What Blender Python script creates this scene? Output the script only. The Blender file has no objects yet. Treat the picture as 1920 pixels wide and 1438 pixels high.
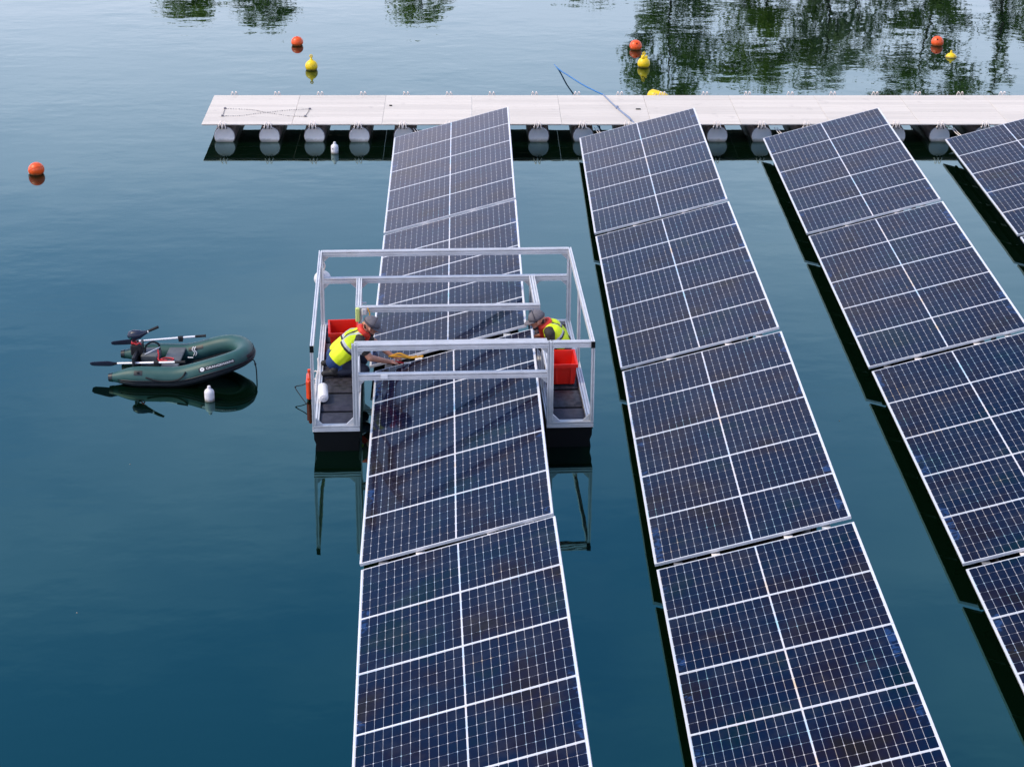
import bpy, bmesh, math, random
from mathutils import Vector, Matrix, Euler
R = math.radians
random.seed(7)
scene = bpy.context.scene
C = scene.collection

# ------------------------------------------------------------------ camera
cd = bpy.data.cameras.new('camera'); cam = bpy.data.objects.new('camera', cd); C.objects.link(cam)
cd.sensor_fit = 'HORIZONTAL'; cd.sensor_width = 36.0; cd.lens = 3852.64 * 36 / 1920
cd.clip_start = 0.5; cd.clip_end = 3000
pit, yaw, rol = 0.39551, -0.02273, 0.00548
cy_, sy_ = math.cos(yaw), math.sin(yaw); cp, sp = math.cos(pit), math.sin(pit); cr, sr = math.cos(rol), math.sin(rol)
right = Vector((cy_, sy_, 0)); hor = Vector((-sy_, cy_, 0))
fwd = hor * cp - Vector((0, 0, sp)); upv = hor * sp + Vector((0, 0, cp))
Xc = right * cr + upv * sr; Yc = upv * cr - right * sr; Zc = -fwd
cam.matrix_world = Matrix(((Xc.x, Yc.x, Zc.x, 1.349), (Xc.y, Yc.y, Zc.y, -38.3177), (Xc.z, Yc.z, Zc.z, 11.1349), (0, 0, 0, 1)))
scene.camera = cam

# ------------------------------------------------------------------ sky, sun, exposure
SUN_EL, SUN_AZ = R(52), R(-100)          # azimuth from +Y (away from the camera), clockwise positive
world = bpy.data.worlds.new('World'); scene.world = world; world.use_nodes = True
nt = world.node_tree; nt.nodes.clear()
def N(t, typ, **kw):
    n = t.nodes.new(typ)
    for k, v in kw.items(): setattr(n, k, v)
    return n
sky = N(nt, 'ShaderNodeTexSky', sky_type='NISHITA', sun_disc=False, sun_elevation=SUN_EL, sun_rotation=SUN_AZ,
        air_density=1.0, dust_density=0.7, ozone_density=1.2, altitude=100)
tc = N(nt, 'ShaderNodeTexCoord'); sep = N(nt, 'ShaderNodeSeparateXYZ'); nt.links.new(tc.outputs['Generated'], sep.inputs[0])
mx = N(nt, 'ShaderNodeMath', operation='MAXIMUM'); nt.links.new(sep.outputs['Z'], mx.inputs[0]); mx.inputs[1].default_value = 0.06
dv = N(nt, 'ShaderNodeVectorMath', operation='SCALE'); iv = N(nt, 'ShaderNodeMath', operation='DIVIDE'); iv.inputs[0].default_value = 1.0
nt.links.new(mx.outputs[0], iv.inputs[1]); nt.links.new(tc.outputs['Generated'], dv.inputs[0]); nt.links.new(iv.outputs[0], dv.inputs['Scale'])
cn = N(nt, 'ShaderNodeTexNoise'); cn.inputs['Scale'].default_value = 0.55; cn.inputs['Detail'].default_value = 6; cn.inputs['Roughness'].default_value = 0.55
cof = N(nt, 'ShaderNodeVectorMath', operation='ADD'); cof.inputs[1].default_value = (-2.3, 1.9, 0.0); nt.links.new(dv.outputs[0], cof.inputs[0]); nt.links.new(cof.outputs[0], cn.inputs['Vector'])
cr_ = N(nt, 'ShaderNodeMapRange'); cr_.inputs['From Min'].default_value = 0.46; cr_.inputs['From Max'].default_value = 0.80
cr_.inputs['To Max'].default_value = 0.42; nt.links.new(cn.outputs['Fac'], cr_.inputs['Value'])
# pale haze bank low over the whole horizon, thin cloud higher up
hz_ = N(nt, 'ShaderNodeMapRange', interpolation_type='SMOOTHSTEP'); hz_.inputs['From Min'].default_value = 0.385; hz_.inputs['From Max'].default_value = 0.14
cw_ = N(nt, 'ShaderNodeMath', operation='MULTIPLY_ADD'); cw_.inputs[1].default_value = -0.16; nt.links.new(cn.outputs['Fac'], cw_.inputs[0])
zz0 = N(nt, 'ShaderNodeMath', operation='ADD'); nt.links.new(sep.outputs['Z'], zz0.inputs[0]); zz0.inputs[1].default_value = 0.08; nt.links.new(zz0.outputs[0], cw_.inputs[2])
nt.links.new(cw_.outputs[0], hz_.inputs['Value']); hz_.inputs['To Max'].default_value = 0.78
cm_ = N(nt, 'ShaderNodeMath', operation='MAXIMUM'); nt.links.new(cr_.outputs[0], cm_.inputs[0]); nt.links.new(hz_.outputs[0], cm_.inputs[1])
hs_ = N(nt, 'ShaderNodeHueSaturation'); hs_.inputs['Saturation'].default_value = 1.25; nt.links.new(sky.outputs[0], hs_.inputs['Color'])
mixc = N(nt, 'ShaderNodeMix', data_type='RGBA'); nt.links.new(cm_.outputs[0], mixc.inputs['Factor'])
nt.links.new(hs_.outputs[0], mixc.inputs['A']); mixc.inputs['B'].default_value = (9.0, 8.2, 9.9, 1)
bg = N(nt, 'ShaderNodeBackground'); bg.inputs['Strength'].default_value = 0.15
wo = N(nt, 'ShaderNodeOutputWorld'); nt.links.new(mixc.outputs['Result'], bg.inputs['Color']); nt.links.new(bg.outputs[0], wo.inputs[0])

sl = bpy.data.lights.new('sun', 'SUN'); sun = bpy.data.objects.new('sun', sl); C.objects.link(sun)
sl.energy = 1.8; sl.angle = R(15); sl.color = (1.0, 0.84, 0.60)
sdir = Vector((math.sin(SUN_AZ) * math.cos(SUN_EL), math.cos(SUN_AZ) * math.cos(SUN_EL), math.sin(SUN_EL)))
sun.rotation_euler = (-sdir).to_track_quat('-Z', 'Y').to_euler()
sun.location = sdir * 50
vs = scene.view_settings; vs.view_transform = 'Standard'; vs.look = 'None'; vs.gamma = 1.0; vs.exposure = 0.82; vs.use_curve_mapping = False
scene.cycles.max_bounces = 8; scene.cycles.glossy_bounces = 5; scene.cycles.caustics_reflective = False; scene.cycles.caustics_refractive = False

# ------------------------------------------------------------------ materials
def mat(name, col, rough=0.5, metal=0.0, ior=1.45, var=0.0, scale=8.0, col2=None, coord='Object', bump=0.0, bscale=60, stretch=None, spec=0.5, alpha=1.0):
    m = bpy.data.materials.new(name); m.use_nodes = True; t = m.node_tree; b = t.nodes['Principled BSDF']
    b.inputs['Base Color'].default_value = (*col, 1); b.inputs['Roughness'].default_value = rough
    b.inputs['Metallic'].default_value = metal; b.inputs['IOR'].default_value = ior; b.inputs['Specular IOR Level'].default_value = spec
    tcn = None
    if var or col2 or bump:
        tcn = N(t, 'ShaderNodeTexCoord'); vec = tcn.outputs[coord]
        if stretch:
            mp = N(t, 'ShaderNodeMapping'); mp.inputs['Scale'].default_value = stretch; t.links.new(vec, mp.inputs[0]); vec = mp.outputs[0]
    if var or col2:
        n = N(t, 'ShaderNodeTexNoise'); n.inputs['Scale'].default_value = scale; n.inputs['Detail'].default_value = 5; t.links.new(vec, n.inputs['Vector'])
        mr = N(t, 'ShaderNodeMapRange'); mr.inputs['From Min'].default_value = .3; mr.inputs['From Max'].default_value = .7; t.links.new(n.outputs['Fac'], mr.inputs['Value'])
        mi = N(t, 'ShaderNodeMix', data_type='RGBA'); t.links.new(mr.outputs[0], mi.inputs['Factor'])
        c2 = col2 or tuple(c * (1 - var) for c in col)
        mi.inputs['A'].default_value = (*col, 1); mi.inputs['B'].default_value = (*c2, 1); t.links.new(mi.outputs['Result'], b.inputs['Base Color'])
    if bump:
        n2 = N(t, 'ShaderNodeTexNoise'); n2.inputs['Scale'].default_value = bscale; n2.inputs['Detail'].default_value = 4; t.links.new(vec, n2.inputs['Vector'])
        bp = N(t, 'ShaderNodeBump'); bp.inputs['Strength'].default_value = 1; bp.inputs['Distance'].default_value = bump
        t.links.new(n2.outputs['Fac'], bp.inputs['Height']); t.links.new(bp.outputs[0], b.inputs['Normal'])
    return m

# water: dark green body under a mirror that takes the sky by Fresnel, very low ripples
def water_material():
    m = bpy.data.materials.new('lake_water'); m.use_nodes = True; t = m.node_tree; b = t.nodes['Principled BSDF']
    b.inputs['Base Color'].default_value = (0.0008, 0.0045, 0.0018, 1); b.inputs['Roughness'].default_value = 0.015; b.inputs['IOR'].default_value = 1.90; b.inputs['Specular Tint'].default_value = (.0, 1.0, .86, 1)
    g = N(t, 'ShaderNodeNewGeometry')
    def wave(sx, sy, rot, scale, detail, amp):
        mp = N(t, 'ShaderNodeMapping'); mp.inputs['Scale'].default_value = (sx, sy, 1); mp.inputs['Rotation'].default_value = (0, 0, rot)
        t.links.new(g.outputs['Position'], mp.inputs[0])
        n = N(t, 'ShaderNodeTexNoise'); n.inputs['Scale'].default_value = scale; n.inputs['Detail'].default_value = detail; n.inputs['Roughness'].default_value = 0.45
        t.links.new(mp.outputs[0], n.inputs['Vector'])
        k = N(t, 'ShaderNodeMath', operation='MULTIPLY'); k.inputs[1].default_value = amp; t.links.new(n.outputs['Fac'], k.inputs[0])
        return k.outputs[0]
    def add(a, c):
        k = N(t, 'ShaderNodeMath', operation='ADD'); t.links.new(a, k.inputs[0]); t.links.new(c, k.inputs[1]); return k.outputs[0]
    def mul(a, c):
        k = N(t, 'ShaderNodeMath', operation='MULTIPLY'); t.links.new(a, k.inputs[0]); t.links.new(c, k.inputs[1]); return k.outputs[0]
    base = add(wave(.45, 1, .12, 1.1, 2, 0.0034), wave(.7, 1, -.5, 3.2, 2, 0.0010))
    # open water beyond the walkway and to the left is a little livelier than the sheltered lanes
    sx = N(t, 'ShaderNodeSeparateXYZ'); t.links.new(g.outputs['Position'], sx.inputs[0])
    far = N(t, 'ShaderNodeMapRange', interpolation_type='SMOOTHSTEP'); far.inputs['From Min'].default_value = -6; far.inputs['From Max'].default_value = 6
    t.links.new(sx.outputs['Y'], far.inputs['Value'])
    lef = N(t, 'ShaderNodeMapRange', interpolation_type='SMOOTHSTEP'); lef.inputs['From Min'].default_value = 0; lef.inputs['From Max'].default_value = -7
    lef.inputs['To Max'].default_value = .75; t.links.new(sx.outputs['X'], lef.inputs['Value'])
    mxx = N(t, 'ShaderNodeMath', operation='MAXIMUM'); t.links.new(far.outputs[0], mxx.inputs[0]); t.links.new(lef.outputs[0], mxx.inputs[1])
    live = add(wave(.85, 1, .15, 1.2, 2, 0.0026), wave(1.1, 1, .25, 4.0, 2, 0.0008))
    pt = N(t, 'ShaderNodeTexNoise'); pt.inputs['Scale'].default_value = .22; pt.inputs['Detail'].default_value = 3; t.links.new(g.outputs['Position'], pt.inputs['Vector'])
    pm_ = N(t, 'ShaderNodeMapRange'); pm_.inputs['From Min'].default_value = .35; pm_.inputs['From Max'].default_value = .68; pm_.inputs['To Min'].default_value = .35; pm_.inputs['To Max'].default_value = 1.5; t.links.new(pt.outputs['Fac'], pm_.inputs['Value'])
    h = mul(add(base, mul(live, mxx.outputs[0])), pm_.outputs[0])
    bp = N(t, 'ShaderNodeBump'); bp.inputs['Strength'].default_value = 1; bp.inputs['Distance'].default_value = 1.0
    t.links.new(h, bp.inputs['Height']); t.links.new(bp.outputs[0], b.inputs['Normal'])
    return m

def cell_material():
    m = bpy.data.materials.new('solar_cell'); m.use_nodes = True; t = m.node_tree; b = t.nodes['Principled BSDF']
    b.inputs['Roughness'].default_value = 0.07; b.inputs['IOR'].default_value = 1.17
    g = N(t, 'ShaderNodeNewGeometry'); oi = N(t, 'ShaderNodeObjectInfo')
    n = N(t, 'ShaderNodeTexNoise'); n.inputs['Scale'].default_value = 1.3; n.inputs['Detail'].default_value = 4; t.links.new(g.outputs['Position'], n.inputs['Vector'])
    rp = N(t, 'ShaderNodeValToRGB'); e = rp.color_ramp.elements
    e[0].position = .30; e[0].color = (.001, .011, .022, 1); e[1].position = .72; e[1].color = (.010, .007, .007, 1)
    for p_, c_ in ((.42, (.002, .008, .030, 1)), (.52, (.004, .007, .025, 1)), (.62, (.008, .006, .017, 1))): q = e.new(p_); q.color = c_; t.links.new(n.outputs['Fac'], rp.inputs[0])
    # blue smears and dried splashes along the short ends of the panels
    tcn = N(t, 'ShaderNodeTexCoord'); at = N(t, 'ShaderNodeAttribute', attribute_name='edge')
    n2 = N(t, 'ShaderNodeTexNoise'); n2.inputs['Scale'].default_value = 7; n2.inputs['Detail'].default_value = 6; n2.inputs['Distortion'].default_value = 2.2
    t.links.new(g.outputs['Position'], n2.inputs['Vector'])
    n4 = N(t, 'ShaderNodeTexNoise'); n4.inputs['Scale'].default_value = 1.7; n4.inputs['Detail'].default_value = 2; t.links.new(g.outputs['Position'], n4.inputs['Vector'])
    m4 = N(t, 'ShaderNodeMapRange'); m4.inputs['From Min'].default_value = .46; m4.inputs['From Max'].default_value = .62; m4.inputs['To Min'].default_value = .35; m4.inputs['To Max'].default_value = 1.12; t.links.new(n4.outputs['Fac'], m4.inputs['Value'])
    k0 = N(t, 'ShaderNodeMath', operation='MULTIPLY'); t.links.new(at.outputs['Fac'], k0.inputs[0]); t.links.new(m4.outputs[0], k0.inputs[1])
    k = N(t, 'ShaderNodeMath', operation='MULTIPLY'); t.links.new(n2.outputs['Fac'], k.inputs[0]); t.links.new(k0.outputs[0], k.inputs[1])
    mr = N(t, 'ShaderNodeMapRange'); mr.inputs['From Min'].default_value = .44; mr.inputs['From Max'].default_value = .62; mr.inputs['To Max'].default_value = .8
    t.links.new(k.outputs[0], mr.inputs['Value'])
    mi = N(t, 'ShaderNodeMix', data_type='RGBA'); t.links.new(mr.outputs[0], mi.inputs['Factor']); t.links.new(rp.outputs[0], mi.inputs['A'])
    mi.inputs['B'].default_value = (.016, .050, .15, 1)
    n5 = N(t, 'ShaderNodeTexNoise'); n5.inputs['Scale'].default_value = 2.4; n5.inputs['Detail'].default_value = 7; n5.inputs['Roughness'].default_value = .7; t.links.new(g.outputs['Position'], n5.inputs['Vector'])
    m5 = N(t, 'ShaderNodeMapRange'); m5.inputs['From Min'].default_value = .48; m5.inputs['From Max'].default_value = .85; m5.inputs['To Max'].default_value = .10; t.links.new(n5.outputs['Fac'], m5.inputs['Value'])
    du = N(t, 'ShaderNodeMix', data_type='RGBA'); t.links.new(m5.outputs[0], du.inputs['Factor']); t.links.new(mi.outputs['Result'], du.inputs['A']); du.inputs['B'].default_value = (.22, .21, .19, 1)
    t.links.new(du.outputs['Result'], b.inputs['Base Color'])
    n3 = N(t, 'ShaderNodeTexNoise'); n3.inputs['Scale'].default_value = 1.6; n3.inputs['Detail'].default_value = 4; t.links.new(g.outputs['Position'], n3.inputs['Vector'])
    m3 = N(t, 'ShaderNodeMapRange'); m3.inputs['To Min'].default_value = .03; m3.inputs['To Max'].default_value = .09; t.links.new(n3.outputs['Fac'], m3.inputs['Value'])
    t.links.new(m3.outputs[0], b.inputs['Roughness'])
    return m

def backsheet_material():
    m = bpy.data.materials.new('white_backsheet_under_glass'); m.use_nodes = True; t = m.node_tree; b = t.nodes['Principled BSDF']
    b.inputs['Roughness'].default_value = 0.08; b.inputs['IOR'].default_value = 1.17
    g = N(t, 'ShaderNodeNewGeometry')
    n = N(t, 'ShaderNodeTexNoise'); n.inputs['Scale'].default_value = 2.3; n.inputs['Detail'].default_value = 5; t.links.new(g.outputs['Position'], n.inputs['Vector'])
    rp = N(t, 'ShaderNodeValToRGB'); e = rp.color_ramp.elements  # uneven cyan-to-ochre tint paints the grid lines' rainbow shimmer into the white
    e[0].position = .28; e[0].color = (.34, .58, .62, 1); e[1].position = .74; e[1].color = (.68, .53, .36, 1)
    for p_, c_ in ((.40, (.48, .58, .70, 1)), (.50, (.62, .63, .67, 1)), (.60, (.64, .62, .64, 1))):
        q = e.new(p_); q.color = c_
    t.links.new(n.outputs['Fac'], rp.inputs[0]); t.links.new(rp.outputs[0], b.inputs['Base Color'])
    return m

M = {
 'water': water_material(), 'cell': cell_material(), 'back': backsheet_material(),
 'frame': mat('anodised_frame', (.76, .76, .77), .4, .2, var=.12, scale=2.5),
 'under': mat('dark_underside', (.010, .010, .010), .7),
 'black_plastic': mat('black_plastic', (.005, .005, .006), .5, spec=.2, var=.4, scale=3),
 'alu': mat('aluminium_profile', (.76, .76, .76), .40, .30, var=.16, scale=5),
 'gusset': mat('cast_bracket', (.62, .63, .64), .45, .3),
 'tile': mat('float_tile_top', (.020, .021, .034), .60, spec=.3, var=.55, scale=9, col2=(.045, .045, .064), bump=.002, bscale=30),
 'tile_wet': mat('float_tile_worn', (.013, .012, .014), .50, spec=.35, col2=(.055, .050, .060), scale=16, bump=.003, bscale=25),
 'board': mat('white_deck_board', (.725, .655, .565), .62, col2=(.635, .57, .49), scale=2.0, stretch=(.7, 18, 1), bump=.0008, bscale=6),
 'beam': mat('grey_beam', (.20, .20, .21), .5),
 'pipe': mat('brown_plastic_pipe', (.27, .225, .21), .45, var=.5, scale=5, stretch=(3, .4, 3)),
 'cap': mat('grey_end_cap', (.82, .76, .70), .5, var=.12, scale=6, col2=(.70, .69, .65)),
 'rope_w': mat('pale_rope', (.84, .76, .70), .8),
 'rope_k': mat('black_rope', (.010, .010, .012), .8),
 'rope_g': mat('grey_chain', (.16, .15, .17), .6, .3),
 'rope_b': mat('blue_rope', (.03, .17, .42), .6),
 'rope_g2': mat('grey_blue_rope', (.20, .25, .36), .7),
 'orange': mat('orange_buoy', (.88, .105, .012), .38, var=.15, scale=9),
 'yellow': mat('yellow_buoy', (.90, .62, .010), .38, var=.15, scale=9),
 'white_plastic': mat('white_plastic', (.74, .72, .72), .42, var=.08, scale=6),
 'white_dirty': mat('stained_white_plastic', (.62, .60, .60), .5, var=.2, scale=12),
 'red': mat('red_plastic_crate', (.74, .018, .008), .4, var=.12, scale=6),
 'red_can': mat('orange_red_can', (.76, .062, .012), .4, var=.2, scale=8),
 'green': mat('green_pvc', (.020, .074, .066), .48, spec=.4, var=.22, scale=5, col2=(.032, .096, .088)),
 'dark_pvc': mat('black_rubber', (.012, .015, .020), .45, var=.3, scale=8),
 'grey_seat': mat('grey_bench', (.10, .11, .115), .55, var=.3, scale=8),
 'navy_plastic': mat('navy_motor_plastic', (.012, .018, .040), .35),
 'blade': mat('dark_plum_blade', (.050, .045, .085), .35),
 'shaft': mat('white_aluminium_shaft', (.80, .80, .82), .3, .2),
 'print_white': mat('printed_white', (.80, .80, .80), .5),
 'red_cable': mat('red_cable', (.45, .015, .02), .5),
 'skin': mat('skin', (.62, .285, .18), .5, var=.2, scale=14),
 'hair': mat('dark_beard', (.030, .020, .016), .7),
 'cap_grey': mat('grey_cap', (.150, .137, .150), .8, var=.25, scale=20),
 'cap_dark': mat('dark_cap_band', (.055, .048, .060), .8),
 'vest': mat('hi_vis_yellow', (.80, .96, .012), .6, var=.15, scale=12, bump=.006, bscale=16),
 'stripe': mat('silver_reflective_tape', (.46, .47, .48), .4),
 'vest_dark': mat('dark_harness', (.020, .020, .022), .7),
 'collar': mat('red_life_vest_collar', (.74, .045, .022), .55),
 'shirt': mat('dark_olive_shirt', (.040, .034, .030), .8, var=.3, scale=20),
 'trousers': mat('navy_trousers', (.008, .012, .030), .75, var=.4, scale=14, bump=.006, bscale=14),
 'jeans': mat('blue_trousers', (.014, .050, .16), .75, var=.3, scale=14),
 'glasses': mat('dark_glasses', (.004, .004, .005), .1),
 'boot': mat('black_boot', (.012, .011, .011), .6),
 'glove': mat('red_glove', (.50, .02, .02), .6),
 'strap_y': mat('ochre_rope', (.62, .30, .02), .7),
 'lime': mat('lime_strap', (.60, .68, .22), .6),
 'orange_cloth': mat('orange_cloth', (.80, .16, .015), .6),
 'bark': mat('bark', (.085, .070, .055), .9, var=.5, scale=6, stretch=(4, 4, .6)),
 'grass': mat('bank_grass', (.055, .095, .025), .9, var=.5, scale=.6, bump=.05, bscale=3),
}
def stain(m, col, kind, lo, hi, scale, amount):
    # wear with a shape of its own: growth along the waterline, scuffs and smudges on the boards
    t = m.node_tree; b = t.nodes['Principled BSDF']; g = N(t, 'ShaderNodeNewGeometry'); mi = N(t, 'ShaderNodeMix', data_type='RGBA')
    n = N(t, 'ShaderNodeTexNoise'); n.inputs['Scale'].default_value = scale; n.inputs['Detail'].default_value = 6; n.inputs['Roughness'].default_value = .65; t.links.new(g.outputs['Position'], n.inputs['Vector'])
    mr = N(t, 'ShaderNodeMapRange'); mr.inputs['From Min'].default_value = lo; mr.inputs['From Max'].default_value = hi; mr.inputs['To Max'].default_value = amount
    if kind == 'waterline':
        sz = N(t, 'ShaderNodeSeparateXYZ'); t.links.new(g.outputs['Position'], sz.inputs[0])
        k = N(t, 'ShaderNodeMath', operation='MULTIPLY_ADD'); t.links.new(n.outputs['Fac'], k.inputs[0]); k.inputs[1].default_value = -.08; t.links.new(sz.outputs['Z'], k.inputs[2]); t.links.new(k.outputs[0], mr.inputs['Value'])
    else: t.links.new(n.outputs['Fac'], mr.inputs['Value'])
    src = b.inputs['Base Color'].links[0].from_socket; t.links.new(mr.outputs[0], mi.inputs['Factor']); t.links.new(src, mi.inputs['A']); mi.inputs['B'].default_value = (*col, 1)
    t.links.new(mi.outputs['Result'], b.inputs['Base Color'])
for k_ in ('orange', 'yellow', 'white_plastic'): stain(M[k_], (.09, .075, .03), 'waterline', .012, -.03, 18, .8)
for k_ in ('cap', 'pipe'): stain(M[k_], (.11, .10, .06), 'waterline', .03, -.02, 9, .75)
stain(M['board'], (.33, .29, .26), 'smudge', .60, .80, 3.1, .55)
stain(M['alu'], (.40, .39, .38), 'smudge', .55, .80, 7, .5)
stain(M['red'], (.42, .05, .03), 'smudge', .52, .80, 9, .5)
stain(M['orange'], (.62, .16, .06), 'smudge', .50, .78, 14, .6)
def leaf_mat(name, a, b_):
    m = mat(name, a, .55, col2=b_, scale=.9, coord='Object')
    t = m.node_tree; b = t.nodes['Principled BSDF']; tr = N(t, 'ShaderNodeBsdfTranslucent'); mx_ = N(t, 'ShaderNodeMixShader'); mx_.inputs[0].default_value = .58
    src = b.inputs['Base Color'].links[0].from_socket; t.links.new(src, tr.inputs['Color']); t.links.new(b.outputs[0], mx_.inputs[1]); t.links.new(tr.outputs[0], mx_.inputs[2])
    t.links.new(mx_.outputs[0], t.nodes['Material Output'].inputs['Surface'])
    return m
LEAF = [leaf_mat('leaf_green', (.150, .250, .035), (.230, .330, .060)), leaf_mat('leaf_dark_green', (.110, .195, .040), (.165, .260, .065)), leaf_mat('leaf_pale_green', (.200, .280, .120), (.270, .350, .175))]

# ------------------------------------------------------------------ mesh helpers
class MB:
    def __init__(s): s.v = []; s.f = []; s.m = []; s.mi = 0
    def add(s, vs, fs):
        o = len(s.v); s.v += [Vector(q) for q in vs]; s.f += [[i + o for i in f] for f in fs]; s.m += [s.mi] * len(fs); return s
    def box(s, x0, x1, y0, y1, z0, z1):
        return s.add([(x0,y0,z0),(x1,y0,z0),(x1,y1,z0),(x0,y1,z0),(x0,y0,z1),(x1,y0,z1),(x1,y1,z1),(x0,y1,z1)],
                     [(0,3,2,1),(4,5,6,7),(0,1,5,4),(1,2,6,5),(2,3,7,6),(3,0,4,7)])
    def bbox(s, x0, x1, y0, y1, z0, z1, b):          # box with chamfered vertical and top edges
        P_ = []
        for z, i in ((z0, b * .6), (z0 + b * .6, 0), (z1 - b, 0), (z1, b)):
            X0, X1, Y0, Y1 = x0 + i, x1 - i, y0 + i, y1 - i
            P_ += [(X0+b,Y0,z),(X1-b,Y0,z),(X1,Y0+b,z),(X1,Y1-b,z),(X1-b,Y1,z),(X0+b,Y1,z),(X0,Y1-b,z),(X0,Y0+b,z)]
        F = [list(range(7, -1, -1)), list(range(24, 32))]
        for k in range(3):
            for j in range(8): F.append([k*8+j, k*8+(j+1)%8, k*8+8+(j+1)%8, k*8+8+j])
        return s.add(P_, F)
    def tube(s, pts, r, n=8, caps=True, closed=False):
        pts = [Vector(p) for p in pts]; m = len(pts)
        rr = r if isinstance(r, (list, tuple)) else [r] * m
        V = []; up = None
        for i, p in enumerate(pts):
            a = pts[i-1] if (i or closed) else pts[0]; b = pts[(i+1) % m] if (i < m-1 or closed) else pts[-1]
            d = (b - a); d = d.normalized() if d.length > 1e-9 else Vector((0,0,1))
            if up is None: up = d.cross(Vector((0,0,1)) if abs(d.z) < .9 else Vector((1,0,0))).normalized()
            up = (up - d * up.dot(d)); up = up.normalized() if up.length > 1e-6 else d.orthogonal().normalized()
            w = d.cross(up)
            for k in range(n):
                t = 2*math.pi*k/n; V.append(p + (up*math.cos(t) + w*math.sin(t)) * rr[i])
        F = []
        for i in range(m if closed else m-1):
            for k in range(n):
                a = i*n+k; b = i*n+(k+1)%n; j = ((i+1) % m)*n
                F.append([a, b, j+(k+1)%n, j+k])
        if caps and not closed: F += [list(range(n-1,-1,-1)), list(range((m-1)*n, m*n))]
        return s.add(V, F)
    def lathe(s, prof, n=24, axis='z', at=(0,0,0)):
        V = []; F = []; at = Vector(at)
        for (r, h) in prof:
            for k in range(n):
                t = 2*math.pi*k/n; a, b = r*math.cos(t), r*math.sin(t)
                V.append(at + Vector({'z': (a,b,h), 'y': (a,h,b), 'x': (h,a,b)}[axis]))
        m = len(prof)
        for i in range(m-1):
            for k in range(n): F.append([i*n+k, i*n+(k+1)%n, (i+1)*n+(k+1)%n, (i+1)*n+k])
        F += [list(range(n-1,-1,-1)), list(range((m-1)*n, m*n))]
        return s.add(V, F)
    def prism(s, poly, a, b, ex, ey):                # polygon (u,v) swept from a to b, axes ex, ey
        a, b, ex, ey = Vector(a), Vector(b), Vector(ex), Vector(ey); n = len(poly)
        V = [a + ex*u + ey*v for u, v in poly] + [b + ex*u + ey*v for u, v in poly]
        return s.add(V, [[i, (i+1)%n, n+(i+1)%n, n+i] for i in range(n)] + [list(range(n-1,-1,-1)), list(range(n, 2*n))])
    def build(s, name, mats, parent=None, smooth=False, loc=None, fix=True):
        me = bpy.data.meshes.new(name); me.from_pydata([tuple(v) for v in s.v], [], s.f)
        for q in (mats if isinstance(mats, (list, tuple)) else [mats]): me.materials.append(q)
        me.polygons.foreach_set('material_index', s.m)
        if fix:
            bm = bmesh.new(); bm.from_mesh(me); bmesh.ops.recalc_face_normals(bm, faces=bm.faces); bm.to_mesh(me); bm.free()
        if smooth:
            me.polygons.foreach_set('use_smooth', [True]*len(me.polygons))
            if smooth != True:
                try: me.set_sharp_from_angle(angle=R(smooth))
                except Exception: pass
        me.update()
        o = bpy.data.objects.new(name, me); C.objects.link(o)
        if parent: o.parent = parent
        if loc: o.location = loc
        return o
def tag(o, label, cat, group=None):
    o['label'] = label; o['category'] = cat
    if group: o['group'] = group
    return o
def thing(name, label, cat, loc=(0,0,0), rz=0, group=None):
    o = bpy.data.objects.new(name, None); C.objects.link(o); o.empty_display_size = .2
    o.location = loc; o.rotation_euler = (0, 0, rz); return tag(o, label, cat, group)
def link(name, data, parent, loc=(0,0,0), rot=(0,0,0)):
    o = bpy.data.objects.new(name, data); C.objects.link(o); o.parent = parent; o.location = loc; o.rotation_euler = rot; return o
def catmull(pts, n=8):
    pts = [Vector(p) for p in pts]; out = []
    for i in range(len(pts)-1):
        p0 = pts[max(i-1,0)]; p1 = pts[i]; p2 = pts[i+1]; p3 = pts[min(i+2,len(pts)-1)]
        for k in range(n):
            t = k/n; out.append(.5*((2*p1)+(p2-p0)*t+(2*p0-5*p1+4*p2-p3)*t*t+(3*p1-p0-3*p2+p3)*t*t*t))
    return out + [pts[-1]]
def sm(x): x = max(0, min(1, x)); return x*x*(3-2*x)

# ------------------------------------------------------------------ setting: water, bank
w = MB(); w.add([(-400,-200,0),(400,-200,0),(400,60,0),(-400,60,0)], [(0,1,2,3)])
wo_ = w.build('water', M['water']); wo_['kind'] = 'structure'
bk = MB(); nx = 80
for j, (y, z) in enumerate(((44.6,-.5),(46,.25),(50,.9),(60,1.3),(120,2.5),(900,6))):
    for i in range(nx+1):
        x = -400+800*i/nx; bk.v.append(Vector((x, y + (math.sin(i*1.7)*.6+math.sin(i*.63)*.9 if j < 3 else 0), z + (.15*math.sin(i*2.3+j) if j > 0 else 0))))
for j in range(5):
    for i in range(nx): bk.f.append([j*(nx+1)+i, j*(nx+1)+i+1, (j+1)*(nx+1)+i+1, (j+1)*(nx+1)+i]); bk.m.append(0)
b_ = bk.build('bank', M['grass'], smooth=True); b_['kind'] = 'structure'

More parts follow.
